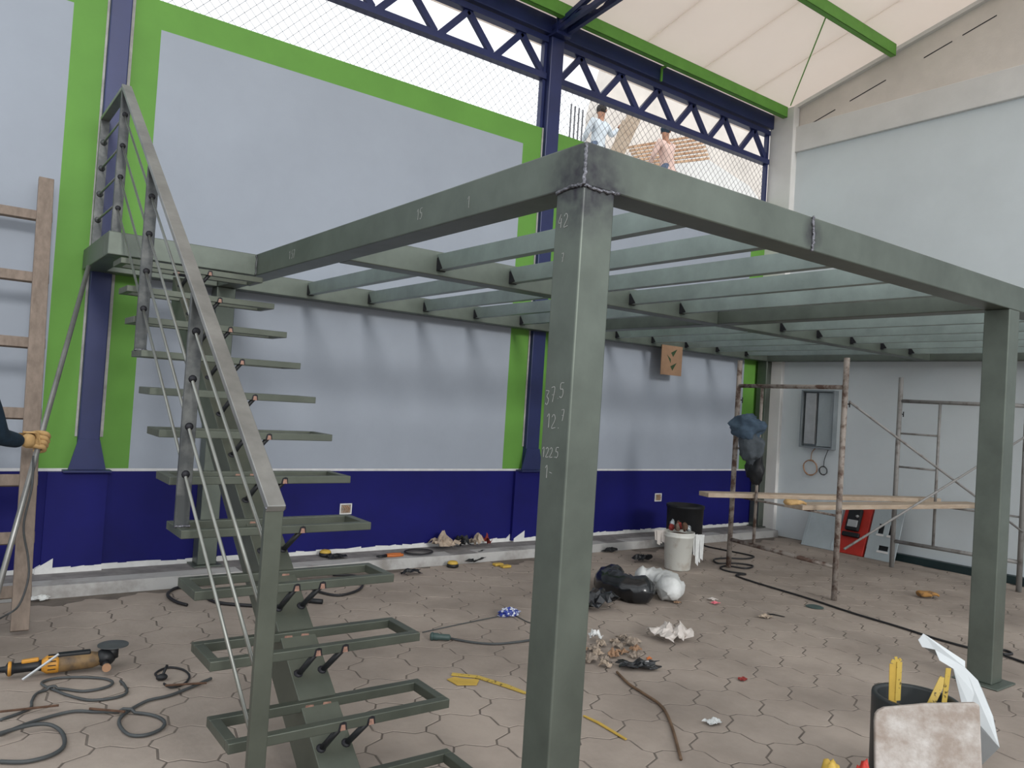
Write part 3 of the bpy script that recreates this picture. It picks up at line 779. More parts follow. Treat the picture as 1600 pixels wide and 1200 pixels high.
g = MB(); g.blob(along(1.0, .006), (.05, .05, .048), amp=.15, flat=False, nu=14, nv=9); g.build('gear_head', 'black', gr, smooth=True)
hc = along(1.07, .04)
g = MB(); g.lathe([(.03, -.04), (.03, .015), (.016, .02), (.016, .03)], hc, 16); g.build('spindle', 'black', gr, smooth=True)
g = MB(); g.lathe([(.078, .026), (.078, .031), (.02, .036), (.0, .036)], hc, 28); g.build('cutting_disc', 'cable_grey', gr)
e = along(1.0, -.012, .03)
g = MB(); g.tube([e, e+sidev*.09], [.018, .02], 12); sh_ = g.build('side_handle', 'black', gr, smooth=True)
g = MB(); g.lathe([(.012, 0), (.022, 0), (.022, .012), (.012, .012)], e+sidev*.09, 14, ax=sidev); g.build('handle_end', 'copper_wire', sh_)
# cables near the grinder
cable('grinder_cord', [(188, 1064), (194, 1070), (198, 1082), (180, 1090), (140, 1094), (105, 1086), (90, 1080), (70, 1072), (66, 1066), (85, 1060), (120, 1058), (160, 1060), (176, 1066), (165, 1074), (130, 1080), (90, 1076), (60, 1082), (50, 1095), (45, 1108), (0, 1125)], .007, 'cable_grey', 'grey cord coiled in front of the angle grinder')
cable('extension_cord', [(330, 1060), (270, 1085), (230, 1095), (195, 1115), (186, 1130), (200, 1147), (225, 1149), (250, 1140), (257, 1128), (240, 1118), (205, 1113), (150, 1112), (110, 1112), (50, 1128), (0, 1148)], .008, 'cable_grey', 'grey extension cord with one wide loop in the left foreground')
cable('power_cable', [(0, 1190), (40, 1190), (80, 1180), (100, 1165), (97, 1145), (80, 1133, .012), (55, 1132, .02), (20, 1140, .02), (-20, 1152, .02)], .009, 'cable_grey', 'thick dark cord curling at the bottom left corner')
cable('plug_cord', [(250, 1060), (243, 1052), (262, 1043), (285, 1046), (296, 1056), (288, 1068), (268, 1074), (256, 1068)], .006, 'cable_black', 'short black cord loop with a plug near the stair foot')
g = MB(); p = at(253, 1058, .018); g.blob(p, (.03, .022, .018), amp=.15, nu=12, nv=8); g.tube([p, p+Vector((.03, .03, .05))], .007, 6)
one('cord_plug', g, 'black', 'black electrical plug lying on the small cord loop', 'plug', (p.x, p.y, 0), smooth=True)
for (a, b, lab) in (((0, 1112), (92, 1102), 'rusty thin bar lying below the grinder'), ((258, 1071), (323, 1067), 'short dark electrode beside the plug'), ((140, 1107), (195, 1112), 'brown electrode stub lying on the cords')):
    p, q = at(*a, .024), at(*b, .024); g = MB(); g.tube([p, q], .006, 6); one('metal_rod', g, 'rust', lab, 'rod', (p.x, p.y, 0))
p, q = at(35, 1062, .012), at(92, 1022, .12); g = MB(); g.tube([p, q], .007, 6); one('pale_tube', g, 'galv_light', 'pale thin tube leaning across the grinder grip', 'tube', (p.x, p.y, 0))
# black cables behind the stairs
cable('welding_cable', [(292, 945), (275, 940), (262, 930), (270, 921), (285, 918), (310, 925), (335, 940), (375, 945), (410, 946), (450, 940)], .012, 'cable_black', 'thick black welding cable winding under the lower stairs')
cable('welding_lead', [(487, 918), (500, 925), (530, 930), (560, 922), (567, 910), (555, 900), (520, 898)], .011, 'cable_black', 'thick black lead looped beneath the fourth tread')
p, q = at(478, 938, .02), at(504, 940, .02); g = MB(); g.tube([p, q], .018, 10); one('electrode_holder', g, 'black', 'short black cylinder lying behind the stringer', 'tool', (p.x, p.y, 0), smooth=True)
# green connector and its lead
p, q = at(672, 994, .025), at(702, 996, .025); dq = (q-p).normalized()
cn = root('cable_connector', 'dark green cable connector lying right of the stairs', 'connector', (p.x, p.y, 0))
g = MB(); g.lathe([(.014, 0), (.024, .004), (.024, .05), (.02, .06), (.02, (q-p).length), (.008, (q-p).length+.01)], p, 16, ax=dq); g.build('housing', 'green_conn', cn, smooth=True)
g = MB(); g.lathe([(.028, .01), (.028, .02)], p, 16, ax=dq); g.box(p.x+.01, p.x+.03, p.y-.01, p.y+.01, .002, .02); g.build('collar', 'green_conn', cn)
cable('connector_lead', [(702, 997), (735, 1003), (770, 1006), (800, 1004), (835, 999), (880, 990)], .008, 'cable_grey', 'grey lead running from the green connector behind the near post')
cable('thin_lead', [(660, 988), (720, 975), (780, 963), (800, 960), (825, 972), (850, 978)], .004, 'cable_grey', 'thin wire running across the floor to the blue packet')
g = MB(); p = at(795, 958, .02); g.blob(p, (.085, .05, .035), seed=3, amp=.5, freq=2.5, fine=.15); one('torn_packet', g, 'blue_print', 'torn blue and white packet left of the near post', 'packet', (p.x, p.y, 0))

# ---- things on and by the kerb
def rag(px, py, z, r, m, label, seed, cat='rag', rot=0, amp=.5, group=None):
    """crumpled cloth, film or paper about 2r across"""
    p = at(px, py, z); g = MB(); g.crumple((p.x, p.y, z), r[0]*2.3, r[1]*2.3, r[2]*2.0, seed=seed*1.37, rot=rot)
    return one('rag' if cat == 'rag' else cat.replace(' ', '_'), g, m, label, cat, (p.x, p.y, z), group)
KZ = .092
def tape_measure(px, py, z, label):
    p = at(px, py, z); t = root('tape_measure', label, 'tape measure', (p.x, p.y, z))
    g = MB(); g.lathe([(.05, .001), (.058, .008), (.056, .028), (.05, .032)], (p.x, p.y, z), 20); g.build('case', 'black', t, smooth=True)
    g = MB(); g.lathe([(.05, .030), (.052, .04), (.04, .055), (.02, .06), (0, .06)], (p.x, p.y, z), 20); g.build('cap', 'yellow', t, smooth=True)
tape_measure(707, 886, .002, 'round yellow and black tape measure on the floor by the kerb')
tape_measure(508, 869, KZ, 'round orange and black tape measure on the kerb behind the stairs')
rag(527, 872, KZ, (.09, .05, .025), 'black', 'black glove lying on the kerb near the stairs', 4, 'glove')
for dx_, (m, lab) in zip((0, 1), (('orange_tool', 'orange handled pliers lying on the kerb'), )):
    p = at(604, 868, KZ+.012); t = root('pliers', lab, 'tool', (p.x, p.y, KZ))
    for s in (-1, 1):
        g = MB(); g.tube(spline([p+Vector((.0, .01*s, 0)), p+Vector((.07, .03*s, 0)), p+Vector((.16, .02*s, 0))], 5), .014, 8); g.build('handle', m, t, smooth=True)
        g = MB(); g.tube([p, p+Vector((-.1, -.02+.025*s, 0))], [.014, .006], 8); g.build('jaw', 'black', t, smooth=True)
cable_pts = [at(648+22*math.cos(a)+6, 862+4*math.sin(a), KZ+.01+.003*(a/6)) for a in [k*.5 for k in range(38)]]
g = MB(); g.tube(cable_pts, .008, 6); one('coiled_lead', g, 'cable_black', 'flat coil of dark cable on the kerb', 'cable', (cable_pts[0].x, cable_pts[0].y, KZ), smooth=True)
rag(694, 857, KZ, (.12, .10, .10), 'rag_beige', 'dusty beige rag heaped on the kerb', 5)
rag(722, 854, KZ, (.060, .07, .08), 'black', 'black cloth between the heaped rags', 6)
rag(742, 853, KZ, (.055, .08, .09), 'rag_beige', 'pale rag with frayed end hanging over the kerb', 8)
rag(759, 851, KZ, (.045, .05, .07), 'rag_red', 'dark red cloth at the right end of the rag heap', 9)
rag(752, 876, 0, (.20, .06, .055), 'black', 'long black sleeve lying on floor below the rags', 10, rot=.35)
for (x, y, lab) in ((778, 884, 'small yellow tape case on the floor by the kerb'), (790, 887, 'flat yellow strip beside the small yellow case')):
    p = at(x, y, 0); g = MB(); g.box(p.x-.05, p.x+.05, p.y-.03, p.y+.03, .002, .026); one('yellow_case', g, 'yellow', lab, 'case', (p.x, p.y, 0), bevel=.008)
for k, (x, y, lab) in enumerate(((632, 886, 'dark stone resting against the kerb'), (642, 898, 'small black tool pouch on the floor past the fourth tread'), (952, 862, 'black shoe sole lying by the kerb right of the near post'))):
    rag(x, y, 0, (.09, .045, .035), 'black', lab, 30+k, 'scrap', amp=.25)
def outlet(px, py, label):
    p = at(px, py, Y=D-.027); o = root('outlet_box', label, 'outlet', (p.x, D-.027, p.z-.05))
    g = MB(); x, z = p.x, p.z
    for a in ((x-.06, x+.06, z-.05, z-.04), (x-.06, x+.06, z+.04, z+.05), (x-.06, x-.05, z-.04, z+.04), (x+.05, x+.06, z-.04, z+.04)): g.box(a[0], a[1], D-.034, D-.0265, a[2], a[3])
    g.build('rim', 'white_plaster', o)
    g = MB(); g.box(x-.05, x+.05, D-.029, D-.0262, z-.04, z+.04); g.build('recess', 'trash_grey', o)
    for s in (-.02, .005, .025):
        g = MB(); g.tube([(x+s, D-.03, z-.03), (x+s+.012, D-.045, z), (x+s-.01, D-.03, z+.03)], .004, 5); g.build('wire_end', 'copper_wire', o)
outlet(540, 795, 'open outlet box in the blue dado behind the stairs'); outlet(1028, 777, 'open outlet box in the blue dado above the white bucket')

# ---- bucket of rubble, drum, bags
p = at(1058, 889, 0); bk = root('plastic_bucket', 'white plastic bucket overfilled with rubble and scrap', 'bucket', (p.x, p.y, 0))
g = MB(); g.lathe([(.125, .003), (.13, .01), (.15, .33), (.158, .335), (.158, .35), (.152, .352), (.158, .37), (.158, .385), (.148, .385), (.14, .34), (.12, .02)], (p.x, p.y, 0), 32); g.build('pail', 'white_bucket', bk, smooth=True)
g = MB(); g.lathe([(.146, .33), (.11, .36), (0, .38)], (p.x, p.y, 0), 20); g.build('fill', 'rubble', bk)
for k in range(8):
    a = k*6.2832/7; rr = .088 if k < 7 else 0; q = Vector((p.x+rr*math.cos(a), p.y+rr*math.sin(a), .425+.012*(k % 3)))
    g = MB(); g.blob(q, (.030, .026, .034+.006*(k % 3)), seed=k, amp=.45, flat=False, nu=8, nv=6, rot=a)
    one('scrap_piece', g, ['rubble', 'rust', 'galv', 'rag_red'][k % 4], 'jagged scrap piece heaped in the white bucket', 'scrap', q, 'scrap heaped in the bucket')
for s, m, lab in (((-.20, 0), 'plastic_film', 'white plastic bag hanging over the left rim of the bucket'), ((.20, -.03), 'white_sack', 'printed plastic wrapper hanging on the right side of the bucket')):
    c = Vector((p.x+rt.x*s[0], p.y+rt.y*s[0], .38 if s[0] < 0 else .36)); g = MB(); hgt = .14 if s[0] < 0 else .30
    for i in range(4):       # overlapping hanging folds
        o_ = rt*(.022*(i-1.5))+Vector((-fw.x, -fw.y, 0))*(.012*(i % 2)); k_ = hgt*(.75+.1*((i*7) % 4))
        g.sheet([c+o_-rt*.022, c+o_+rt*.024+Vector((0, 0, .01)), c+o_+rt*.018-Vector((0, 0, k_)), c+o_-rt*.012-Vector((0, 0, k_*.9))], .004, (-fw.x, -fw.y, .1*i))
    one('plastic_wrapper', g, m, lab, 'wrapper', c)
p2 = at(1072, 855, 0); p2 = Vector((p2.x-.25, min(p2.y, 6.1)-.02, 0))
g = MB(); g.lathe([(.19, .003), (.2, .02), (.21, .50), (.22, .51), (.22, .54), (.205, .54), (.19, .06), (0, .05)], p2, 30); one('rubber_tub', g, 'black', 'black round tub standing behind the white bucket', 'tub', p2, smooth=True)
def halfring(c, R0, r, a0, a1, m, label, name, seed, squash=.8, rot=0):
    pts = []; rs = []; n = 22
    for i in range(n+1):
        a = a0+(a1-a0)*i/n; pts.append(Vector((c.x+R0*math.cos(a), c.y+R0*math.sin(a), r*squash)))
        e_ = min(1, min(i, n-i)/3+.45); rs.append(r*e_*(1+.18*noise.noise(Vector((i*.4, seed, 0)))))
    g = MB(); g.tube(pts, rs, 18)
    for i, v in enumerate(g.v):
        q = Vector(v); k = .026*(1-2.2*abs(noise.noise(q*17+Vector((seed, 0, 0))))); q.z = max(.004, q.z*squash*1.1+k); q.x += k; g.v[i] = tuple(q)
    return one(name, g, m, label, name.split('_')[-1], (c.x, c.y, 0), smooth=True)
cb = at(995, 915, .08)
halfring(cb, .26, .125, math.radians(82), math.radians(252), 'black_gloss', 'black plastic bag curled round on the floor by the bucket', 'rubbish_bag', 2)
halfring(cb+Vector((.02, -.015, 0)), .26, .115, math.radians(-88), math.radians(56), 'white_sack', 'white woven sack curled against the black bag', 'woven_sack', 5)
rag(1002, 878, 0, (.10, .06, .06), 'black', 'small black bag behind the curled sack', 40, 'bag'); 
rag(930, 950, 0, (.16, .11, .10), 'black_gloss', 'small black plastic bag beside the near post', 41, 'bag', amp=.35)
# long cable from the bucket to the right edge
cable('long_cable', [(1085, 840), (1100, 852), (1125, 858), (1165, 866), (1178, 870), (1165, 873), (1135, 872), (1116, 874), (1122, 880), (1150, 880), (1176, 884), (1165, 888), (1135, 884), (1126, 888), (1140, 893), (1165, 897), (1150, 899), (1180, 910), (1260, 934), (1330, 957), (1400, 978), (1470, 1000), (1540, 1018), (1580, 1022), (1570, 1016), (1550, 1016), (1600, 1035), (1650, 1050)], .009, 'cable_black', 'long black cable snaking across the floor from bucket to right post')

# ---- scrap on the open floor
heap = [(at(930, 1002), .06), (at(998, 1045), .15)]; k = 0; tries = 0
while k < 16 and tries < 4000:
    tries += 1; a = random.uniform(0, 6.28); rr = random.uniform(0, 1)**.5; x, y = 955+50*rr*math.cos(a), 1024+26*rr*math.sin(a)
    r_ = random.uniform(.028, .055); q = at(x, y)
    if any((q-c).length < r_*1.25+d for c, d in heap): continue
    heap.append((q, r_*1.25))
    rag(x, y, 0, (r_, r_*.8, r_*.8), ['trash_grey', 'rag_beige', 'trash_grey', 'cardboard'][k % 4], 'crumpled dusty scrap in the heap right of the near post', 50+k, 'scrap', rot=a, amp=.8, group='scrap heap beside the near post'); k += 1
rag(930, 1002, 0, (.045, .035, .06), 'white_sack', 'crumpled white paper on the scrap heap', 70, 'paper', amp=.8)
rag(998, 1045, 0, (.12, .06, .035), 'black_gloss', 'shiny dark wrapper at the end of the scrap heap', 71, 'wrapper', rot=-.5, amp=.5)
rag(1014, 1031, 0, (.02, .01, .012), 'orange_tool', 'tiny orange plastic bit by the scrap heap', 72, 'scrap')
rag(1048, 1000, 0, (.12, .10, .085), 'plastic_film', 'crumpled pale plastic sheet on the open floor', 73, 'plastic sheet', amp=.9)
cable('frayed_strap', [(964, 1050), (982, 1068), (1005, 1083), (1032, 1102), (1048, 1130), (1064, 1186)], .008, 'cable_brown', 'frayed brown strap trailing from the scrap heap', 'strap')
def strip(px, wd, m, label, name, cat, th=.003):
    pts = [at(x, y, .004) for x, y in px]; n = len(pts); vs = []
    for i, p in enumerate(pts):
        t = (pts[min(i+1, n-1)]-pts[max(i-1, 0)]).normalized(); s = t.cross(Vector((0, 0, 1)))*(wd[i]/2)
        vs += [p-s, p+s, p+s+Vector((0, 0, th)), p-s+Vector((0, 0, th))]
    fs = [(0, 1, 2, 3), tuple(4*(n-1)+k for k in (3, 2, 1, 0))]
    for i in range(n-1):
        for k in range(4): fs.append((4*i+k, 4*i+4+k, 4*i+4+(k+1) % 4, 4*i+(k+1) % 4))
    g = MB(); g.add(vs, fs); return one(name, g, m, label, cat, (pts[0].x, pts[0].y, 0))
strip([(704, 1060), (720, 1066), (738, 1066), (745, 1062)], [.06, .11, .10, .03], 'yellow', 'torn piece of yellow sheet on the floor', 'yellow_scrap', 'scrap')
strip([(706, 1054), (745, 1058), (790, 1072), (822, 1084)], [.035, .03, .035, .02], 'yellow_print', 'printed yellow strip running behind the near post', 'yellow_strip', 'strip', .006)
strip([(912, 1119), (935, 1130), (978, 1156)], [.012, .018, .014], 'yellow', 'narrow yellow strip right of the near post foot', 'yellow_strip', 'strip', .005)
for k, (x, y, m, r_, lab) in enumerate(((1117, 944, 'pink_plastic', .035, 'small pink capped plastic bottle bit on the floor'), (1112, 938, 'plastic_film', .04, 'clear plastic scrap beside the pink bit'),
    (1195, 966, 'rag_beige', .05, 'pale scrap beneath a black strip mid floor'), (1160, 1063, 'rag_red', .028, 'small reddish stone on the pavers'), (1113, 1131, 'white_sack', .045, 'small white plaster lump on the pavers'),
    (1058, 943, 'cardboard', .03, 'tiny brown scrap near the white sack'), (62, 938, 'white_sack', .06, 'splash of white plaster below the kerb at left'))):
    rag(x, y, 0, (r_, r_*.7, r_*.4), m, lab, 80+k, 'scrap', amp=.6)
strip([(1190, 961), (1208, 960), (1226, 964)], [.015, .03, .012], 'black', 'small bent black strip on the floor', 'black_strip', 'strip')
g = MB(); p = at(1273, 949, 0); g.lathe([(.07, .002), (.075, .006), (.06, .012), (0, .012)], p, 20); one('cover_lid', g, 'green_conn', 'flat dark round lid on the floor before the scaffold', 'lid', (p.x, p.y, 0))

# ---- gloves
def glove(c, dirv, m, label, z):
    d = Vector(dirv).normalized(); s = d.cross(Vector((0, 0, 1))); r = root('work_glove', label, 'glove', (c.x, c.y, z)); c = Vector((c.x, c.y, z+.035))
    V = [c-d*.10, c-d*.03, c+d*.03]; E_ = [(0, 1), (1, 2)]; R_ = [(.05, .03), (.05, .03), (.045, .028)]
    for j in range(4):
        b0 = len(V); q = c+d*.035+s*(.036-.024*j); L = (.9, 1.05, 1, .8)[j]
        V += [q+d*.03*L+Vector((0, 0, .008)), q+d*.065*L, q+d*.08*L-Vector((0, 0, .015))]; E_ += [(2, b0), (b0, b0+1), (b0+1, b0+2)]; R_ += [.014, .0125, .011]
    b0 = len(V); V += [c-d*.02+s*.05, c+d*.015+s*.072]; E_ += [(1, b0), (b0, b0+1)]; R_ += [.017, .013]
    skin('hand', V, E_, R_, m, r)
glove(at(1447, 934, .0), (1, -.6, 0), 'glove_brown', 'brown stained work glove lying on the floor before right post', .003)

# ---- scaffolding
def scaffold(pa_, pb_, h, label, inner, rungs, m):
    pa_, pb_ = Vector((*pa_, 0)), Vector((*pb_, 0)); r = root('scaffold', label, 'scaffold', pa_); d = pb_-pa_; Z = Vector((0, 0, 1))
    for p in (pa_, pb_):
        g = MB(); g.tube([p+Z*.003, p+Z*h], .0265, 12); q = g.build('post', m, r, smooth=True)
        g = MB(); g.tube([p+Z*(h-.42), p+Z*(h-.42)+Vector((.05, -.02, 0))], .007, 6); g.tube([p+Z*(h-.45)+Vector((.05, -.02, 0)), p+Z*(h-.39)+Vector((.05, -.02, 0))], .006, 6); g.build('brace_pin', 'black', q)
    for z in (h-.27, .30):
        g = MB(); g.tube([pa_+Z*z, pb_+Z*z], .021, 10); g.build('cross_tube', m, r, smooth=True)
    pi = pa_+d*inner
    g = MB(); g.tube([pi+Z*.30, pi+Z*(h-.27)], .016, 8); g.build('inner_tube', m, r, smooth=True)
    for z in rungs:
        g = MB(); g.tube([pa_+Z*z, (pb_ if z < .8 else pi)+Z*z], .011, 8); g.build('rung', m, r, smooth=True)
    return r
SA, SB, SC, SD = (6.885, 5.25), (6.665, 3.91), (8.91, 4.55), (9.02, 3.29)
scaffold(SA, SB, 2.2, 'rusty paint-spattered scaffold frame nearest the black cable', .25, (1.27, .76), 'scaffold')
scaffold(SC, SD, 2.17, 'grey scaffold frame standing close to the right wall', .34, (1.53, 1.15, .76), 'scaffold_grey')
def brace(a, b, label):
    g = MB(); a, b = Vector(a), Vector(b); g.tube([a, b], .011, 8); one('scaffold_brace', g, 'scaffold_grey', label, 'brace', a, smooth=True)
brace((SB[0]+.03, SB[1]-.03, 1.80), (SD[0]-.05, SD[1]-.03, .62), 'diagonal scaffold brace sloping down to the right')
brace((SB[0]+.03, SB[1]-.055, .47), (SD[0]-.05, SD[1]-.055, 1.62), 'pale diagonal scaffold brace sloping up to the right')
def plank(a, b, wd, th, label, m='plank_wood'):
    g = MB(); g.bar(a, b, wd, th); o = one('plank', g, [m], label, 'plank', a, bevel=.004); return o
plank((6.33, 5.18, .797), (9.30, 4.29, .797), .17, .045, 'far scaffold plank with dark cut end sticking out at left')
plank((6.55, 4.30, .797), (9.33, 3.86, .797), .22, .045, 'near scaffold plank carrying a yellow glove')
glove(at(1240, 790, .825), (.9, -.4, 0), 'glove', 'yellow work glove resting on the near plank', .8205)
c = at(1178, 675, Y=5.15)
jk = root('jacket', 'blue denim jacket draped over the scaffold frame', 'jacket', (6.8, 5.05, .95))
for (q, r_, m, nm, sd) in (((6.79, 5.05, 1.50), (.09, .18, .115), 'denim', 'collar', 3), ((6.80, 4.99, 1.30), (.07, .13, .17), 'grey_cloth', 'body_panel', 6), ((6.83, 4.95, 1.10), (.05, .09, .17), 'black', 'sleeve', 9)):
    g = MB(); g.blob(q, r_, seed=sd, amp=.35, freq=1.8, fine=.16, flat=False, nu=30, nv=20); g.build(nm, m, jk, smooth=True)
# ---- right wall: open electric cabinet, wire coils, leaning panels
ec = root('electric_cabinet', 'open grey metal electrical cabinet mounted on the right wall', 'cabinet', (XR-.1, 5.9, 1.24))
y0, y1, z0, z1 = 5.66, 6.14, 1.25, 2.02; x0 = XR-.10
g = MB(); g.box(XR-.012, XR-.001, y0, y1, z0, z1); g.build('back_panel', 'galv', ec)
for a in ((y0, y0+.02, z0, z1), (y1-.02, y1, z0, z1), (y0+.02, y1-.02, z0, z0+.02), (y0+.02, y1-.02, z1-.02, z1)):
    g = MB(); g.box(x0, XR-.012, *a); g.build('side', 'galv', ec)
g = MB(); g.box(x0+.03, XR-.02, y1-.20, y1-.05, z0+.05, z1-.04); g.build('mounting_strip', 'galv_light', ec, bevel=.004)
g = MB(); g.box(x0+.045, XR-.03, y0+.03, y1-.23, z0+.03, z1-.03); g.build('mounting_plate', 'panel_grey', ec, bevel=.004)
for (yc, zc, r_, m, lab) in ((5.99, .985, .10, 'copper_wire', 'coil of pinkish wire hanging below the cabinet'), (5.80, .965, .055, 'cable_grey', 'smaller coil of dark wire hanging below the cabinet')):
    pts = [(XR-.03-.004*(k % 5), yc+r_*(1+.06*math.sin(k*.7))*math.sin(k*.35), zc+r_*(1+.06*math.cos(k*.9))*math.cos(k*.35)) for k in range(60)]
    g = MB(); g.tube(pts, .006, 5)
    g.tube(spline([(XR-.03, yc, zc+r_), (XR-.035, yc-.01, zc+r_+.1), (XR-.06, yc-.07, 1.245)], 6), .0055, 5)
    one('wire_coil', g, m, lab, 'wire coil', (XR-.03, yc, zc-r_), smooth=True)
def leaning(ya, yb, zt2, m, th=.02, xb=9.17, xt=9.385):
    """matrix and size of a panel whose foot stands on the floor at xb and whose top leans back to xt"""
    a = Vector((xb, yb, .003)); hgt = math.hypot(zt2, xt-xb); R_ = Matrix.Rotation(math.atan2(xt-xb, zt2), 4, 'Y')
    return Matrix.Translation(a) @ R_, hgt, ya-yb
mt, hh, ww = leaning(5.88, 5.43, .55, None)
dp = root('panel_door', 'plain grey metal cabinet door leaning on the right wall', 'panel', (9.17, 5.43, 0))
g = MB(); g.box(0, .02, 0, ww, 0, hh, mt=mt); g.build('sheet', 'panel_grey', dp, bevel=.003)
g = MB()
for a in ((.03, .04, .03, hh-.03), (ww-.04, ww-.03, .03, hh-.03)): g.box(-.004, 0, a[0], a[1], a[2], a[3], mt=mt)
g.build('rim', 'panel_grey', dp)
g = MB(); g.box(-.006, 0, ww-.09, ww-.075, hh-.14, hh-.08, mt=mt); g.build('lock_slot', 'black', dp)
mt, hh, ww = leaning(5.40, 5.05, .60, None)
rp = root('red_tool_case', 'red case with a black and silver tool leaning on the wall', 'case', (9.17, 5.05, 0))
g = MB(); g.box(0, .05, 0, ww, 0, hh, mt=mt); g.build('shell', 'red', rp, bevel=.008)
g = MB(); g.box(-.05, 0, .10, .28, hh*.45, hh*.9, mt=mt); g.build('tool_body', 'black', rp, bevel=.02)
g = MB(); g.box(-.06, -.05, .12, .25, hh*.52, hh*.66, mt=mt); g.build('tool_plate', 'galv_light', rp, bevel=.006)
g = MB(); g.lathe([(.012, 0), (.02, .004), (.012, .03)], mt @ Vector((-.05, .14, hh*.74)), 12, ax=(-1, 0, .2)); g.build('knob', 'galv_light', rp, smooth=True)
g = MB(); g.box(-.045, 0, .08, .30, hh*.33, hh*.42, mt=mt); g.build('tool_foot', 'black', rp, bevel=.01)
mt, hh, ww = leaning(5.02, 4.66, .62, None)
cp = root('cutout_panel', 'pale grey panel with rectangular cutouts leaning by the scaffold foot', 'panel', (9.17, 4.66, 0))
g = MB(); hol = [(.20, .27, .32, .44), (.07, .14, .32, .44), (.10, .22, .12, .18)]
cy_ = sorted({0, ww, *[a for h in hol for a in h[:2]]}); cz_ = sorted({0, hh, *[a for h in hol for a in h[2:]]})
for i in range(len(cy_)-1):
    for j in range(len(cz_)-1):
        my, mz_ = (cy_[i]+cy_[i+1])/2, (cz_[j]+cz_[j+1])/2
        if not any(h[0] < my < h[1] and h[2] < mz_ < h[3] for h in hol): g.box(0, .015, cy_[i], cy_[i+1], cz_[j], cz_[j+1], mt=mt)
g.build('face', 'panel_grey', cp)
for h in hol:
    g = MB(); g.box(.03, .034, h[0]-.01, h[1]+.01, h[2]-.01, h[3]+.01, mt=mt); g.build('backing', 'black', cp)
    g = MB(); g.box(-.004, 0, h[0]-.01, h[1]+.01, h[2]-.03, h[2]-.006, mt=mt); g.build('lip', 'concrete_white', cp)
g = MB(); g.lathe([(.012, 0), (.012, .006), (0, .008)], mt @ Vector((0, .06, hh-.12)), 12, ax=(-1, 0, .3)); g.build('knob', 'galv_light', cp)
# cardboard hanging under the back beam
p0, p1 = at(1034, 548, Y=MY1-.012), at(1064, 588, Y=MY1-.012)
cbp = root('cardboard_piece', 'brown cardboard piece with dark leaf print hanging under the back beam', 'cardboard', (p0.x, MY1-.012, p1.z))
g = MB(); g.box(p0.x, p1.x, MY1-.014, MY1-.006, p1.z, MZ0+.03); g.build('card', 'cardboard', cbp)
for (dz, s) in ((.11, 1), (.2, -1), (.28, 1)):
    m_ = (p0.x+p1.x)/2; g = MB(); g.prism([(m_-.02, p1.z+dz), (m_+.09*s, p1.z+dz+.05), (m_+.02*s, p1.z+dz-.05)], 'Y', MY1-.0155, MY1-.0141); g.build('leaf_print', 'leaf_print', cbp)

# ---- right foreground: black pipe tub, tapes, dirty board, folded sheet
bc = Vector((3.56, 1.68, 0)); tb = root('pipe_tub', 'black thick-walled round tub in the right foreground', 'tub', bc)
g = MB(); g.lathe([(.165, .003), (.172, .01), (.178, .41), (.176, .42), (.158, .42), (.154, .41), (.150, .03), (0, .03)], bc, 40); g.build('wall', 'black_pipe', tb, smooth=True)
def ruler(a, b, wd, m, label, fold=False):
    a, b = Vector(a), Vector(b); r = root('folding_rule', label, 'ruler', a); n = (b-a).normalized()
    g = MB(); g.bar(a, b, .004, wd, upv=r2); g.build('blade', m, r)
    if fold:
        pp = [b+n*.0, b+n*.016+r2*.006, b+n*.018+r2*.018, b+n*.008+r2*.026, b-n*.16+r2*.022]
        for p, q in zip(pp[:-1], pp[1:]):
            g = MB(); g.bar(p, q, .004, wd*.8, upv=u2); g.build('fold', 'yellow_print', r)
def tub_rule(tip, wd, m, label, fold=False):
    q = Vector((tip.x-bc.x, tip.y-bc.y)); rim = q if q.length < .115 else q*(.115/q.length)     # crosses the rim level inside the mouth
    t = (.40-.06)/(tip.z-.06); foot = (rim-q*t)/(1-t)
    if foot.length > .11:
        foot = foot*(.11/foot.length); lim = (rim-foot*(1-t))/t; tip = Vector((bc.x+lim.x, bc.y+lim.y, tip.z))   # tip follows, so the rule clears the rim
    ruler(bc+Vector((foot.x, foot.y, .06)), tip, wd, m, label, fold)
tub_rule(at(1396, 1037, d=3.42), .034, 'yellow', 'yellow tape folded over at the left inside the black tub', True)
tub_rule(at(1482, 1044, d=3.42), .022, 'yellow_print', 'slim yellow tape leaning right inside the black tub')
tub_rule(at(1495, 1056, d=3.55), .032, 'yellow_print', 'broad printed yellow tape at the right rim of the tub')
# dirty board with rounded corner leaning against the tub
TL, TR = at(1366, 1108, d=3.12), at(1531, 1098, d=3.05)
back = Vector((-fw.x, -fw.y, 0)).normalized()*.10
BL, BR = Vector((TL.x, TL.y, .004))+back, Vector((TR.x, TR.y, .004))+back
ex = (TR-TL); ey = (BL-TL); k = .055
outl = [TL+ey*.10, TL+ey*.04+ex*.012, TL+ey*.012+ex*.04, TL+ex*.10-ey*.008, TL+ex*.5-ey*.018, TL+ex*.96-ey*.002, TR+ey*.02, BR-ex*.02, BL-ex*.035]
db = MB(); db.sheet(outl, .028, ex.cross(ey)); one('dirty_board', db, 'dirty_board', 'dirty whitish rounded board propped against the black tub', 'board', BL, bevel=.006)
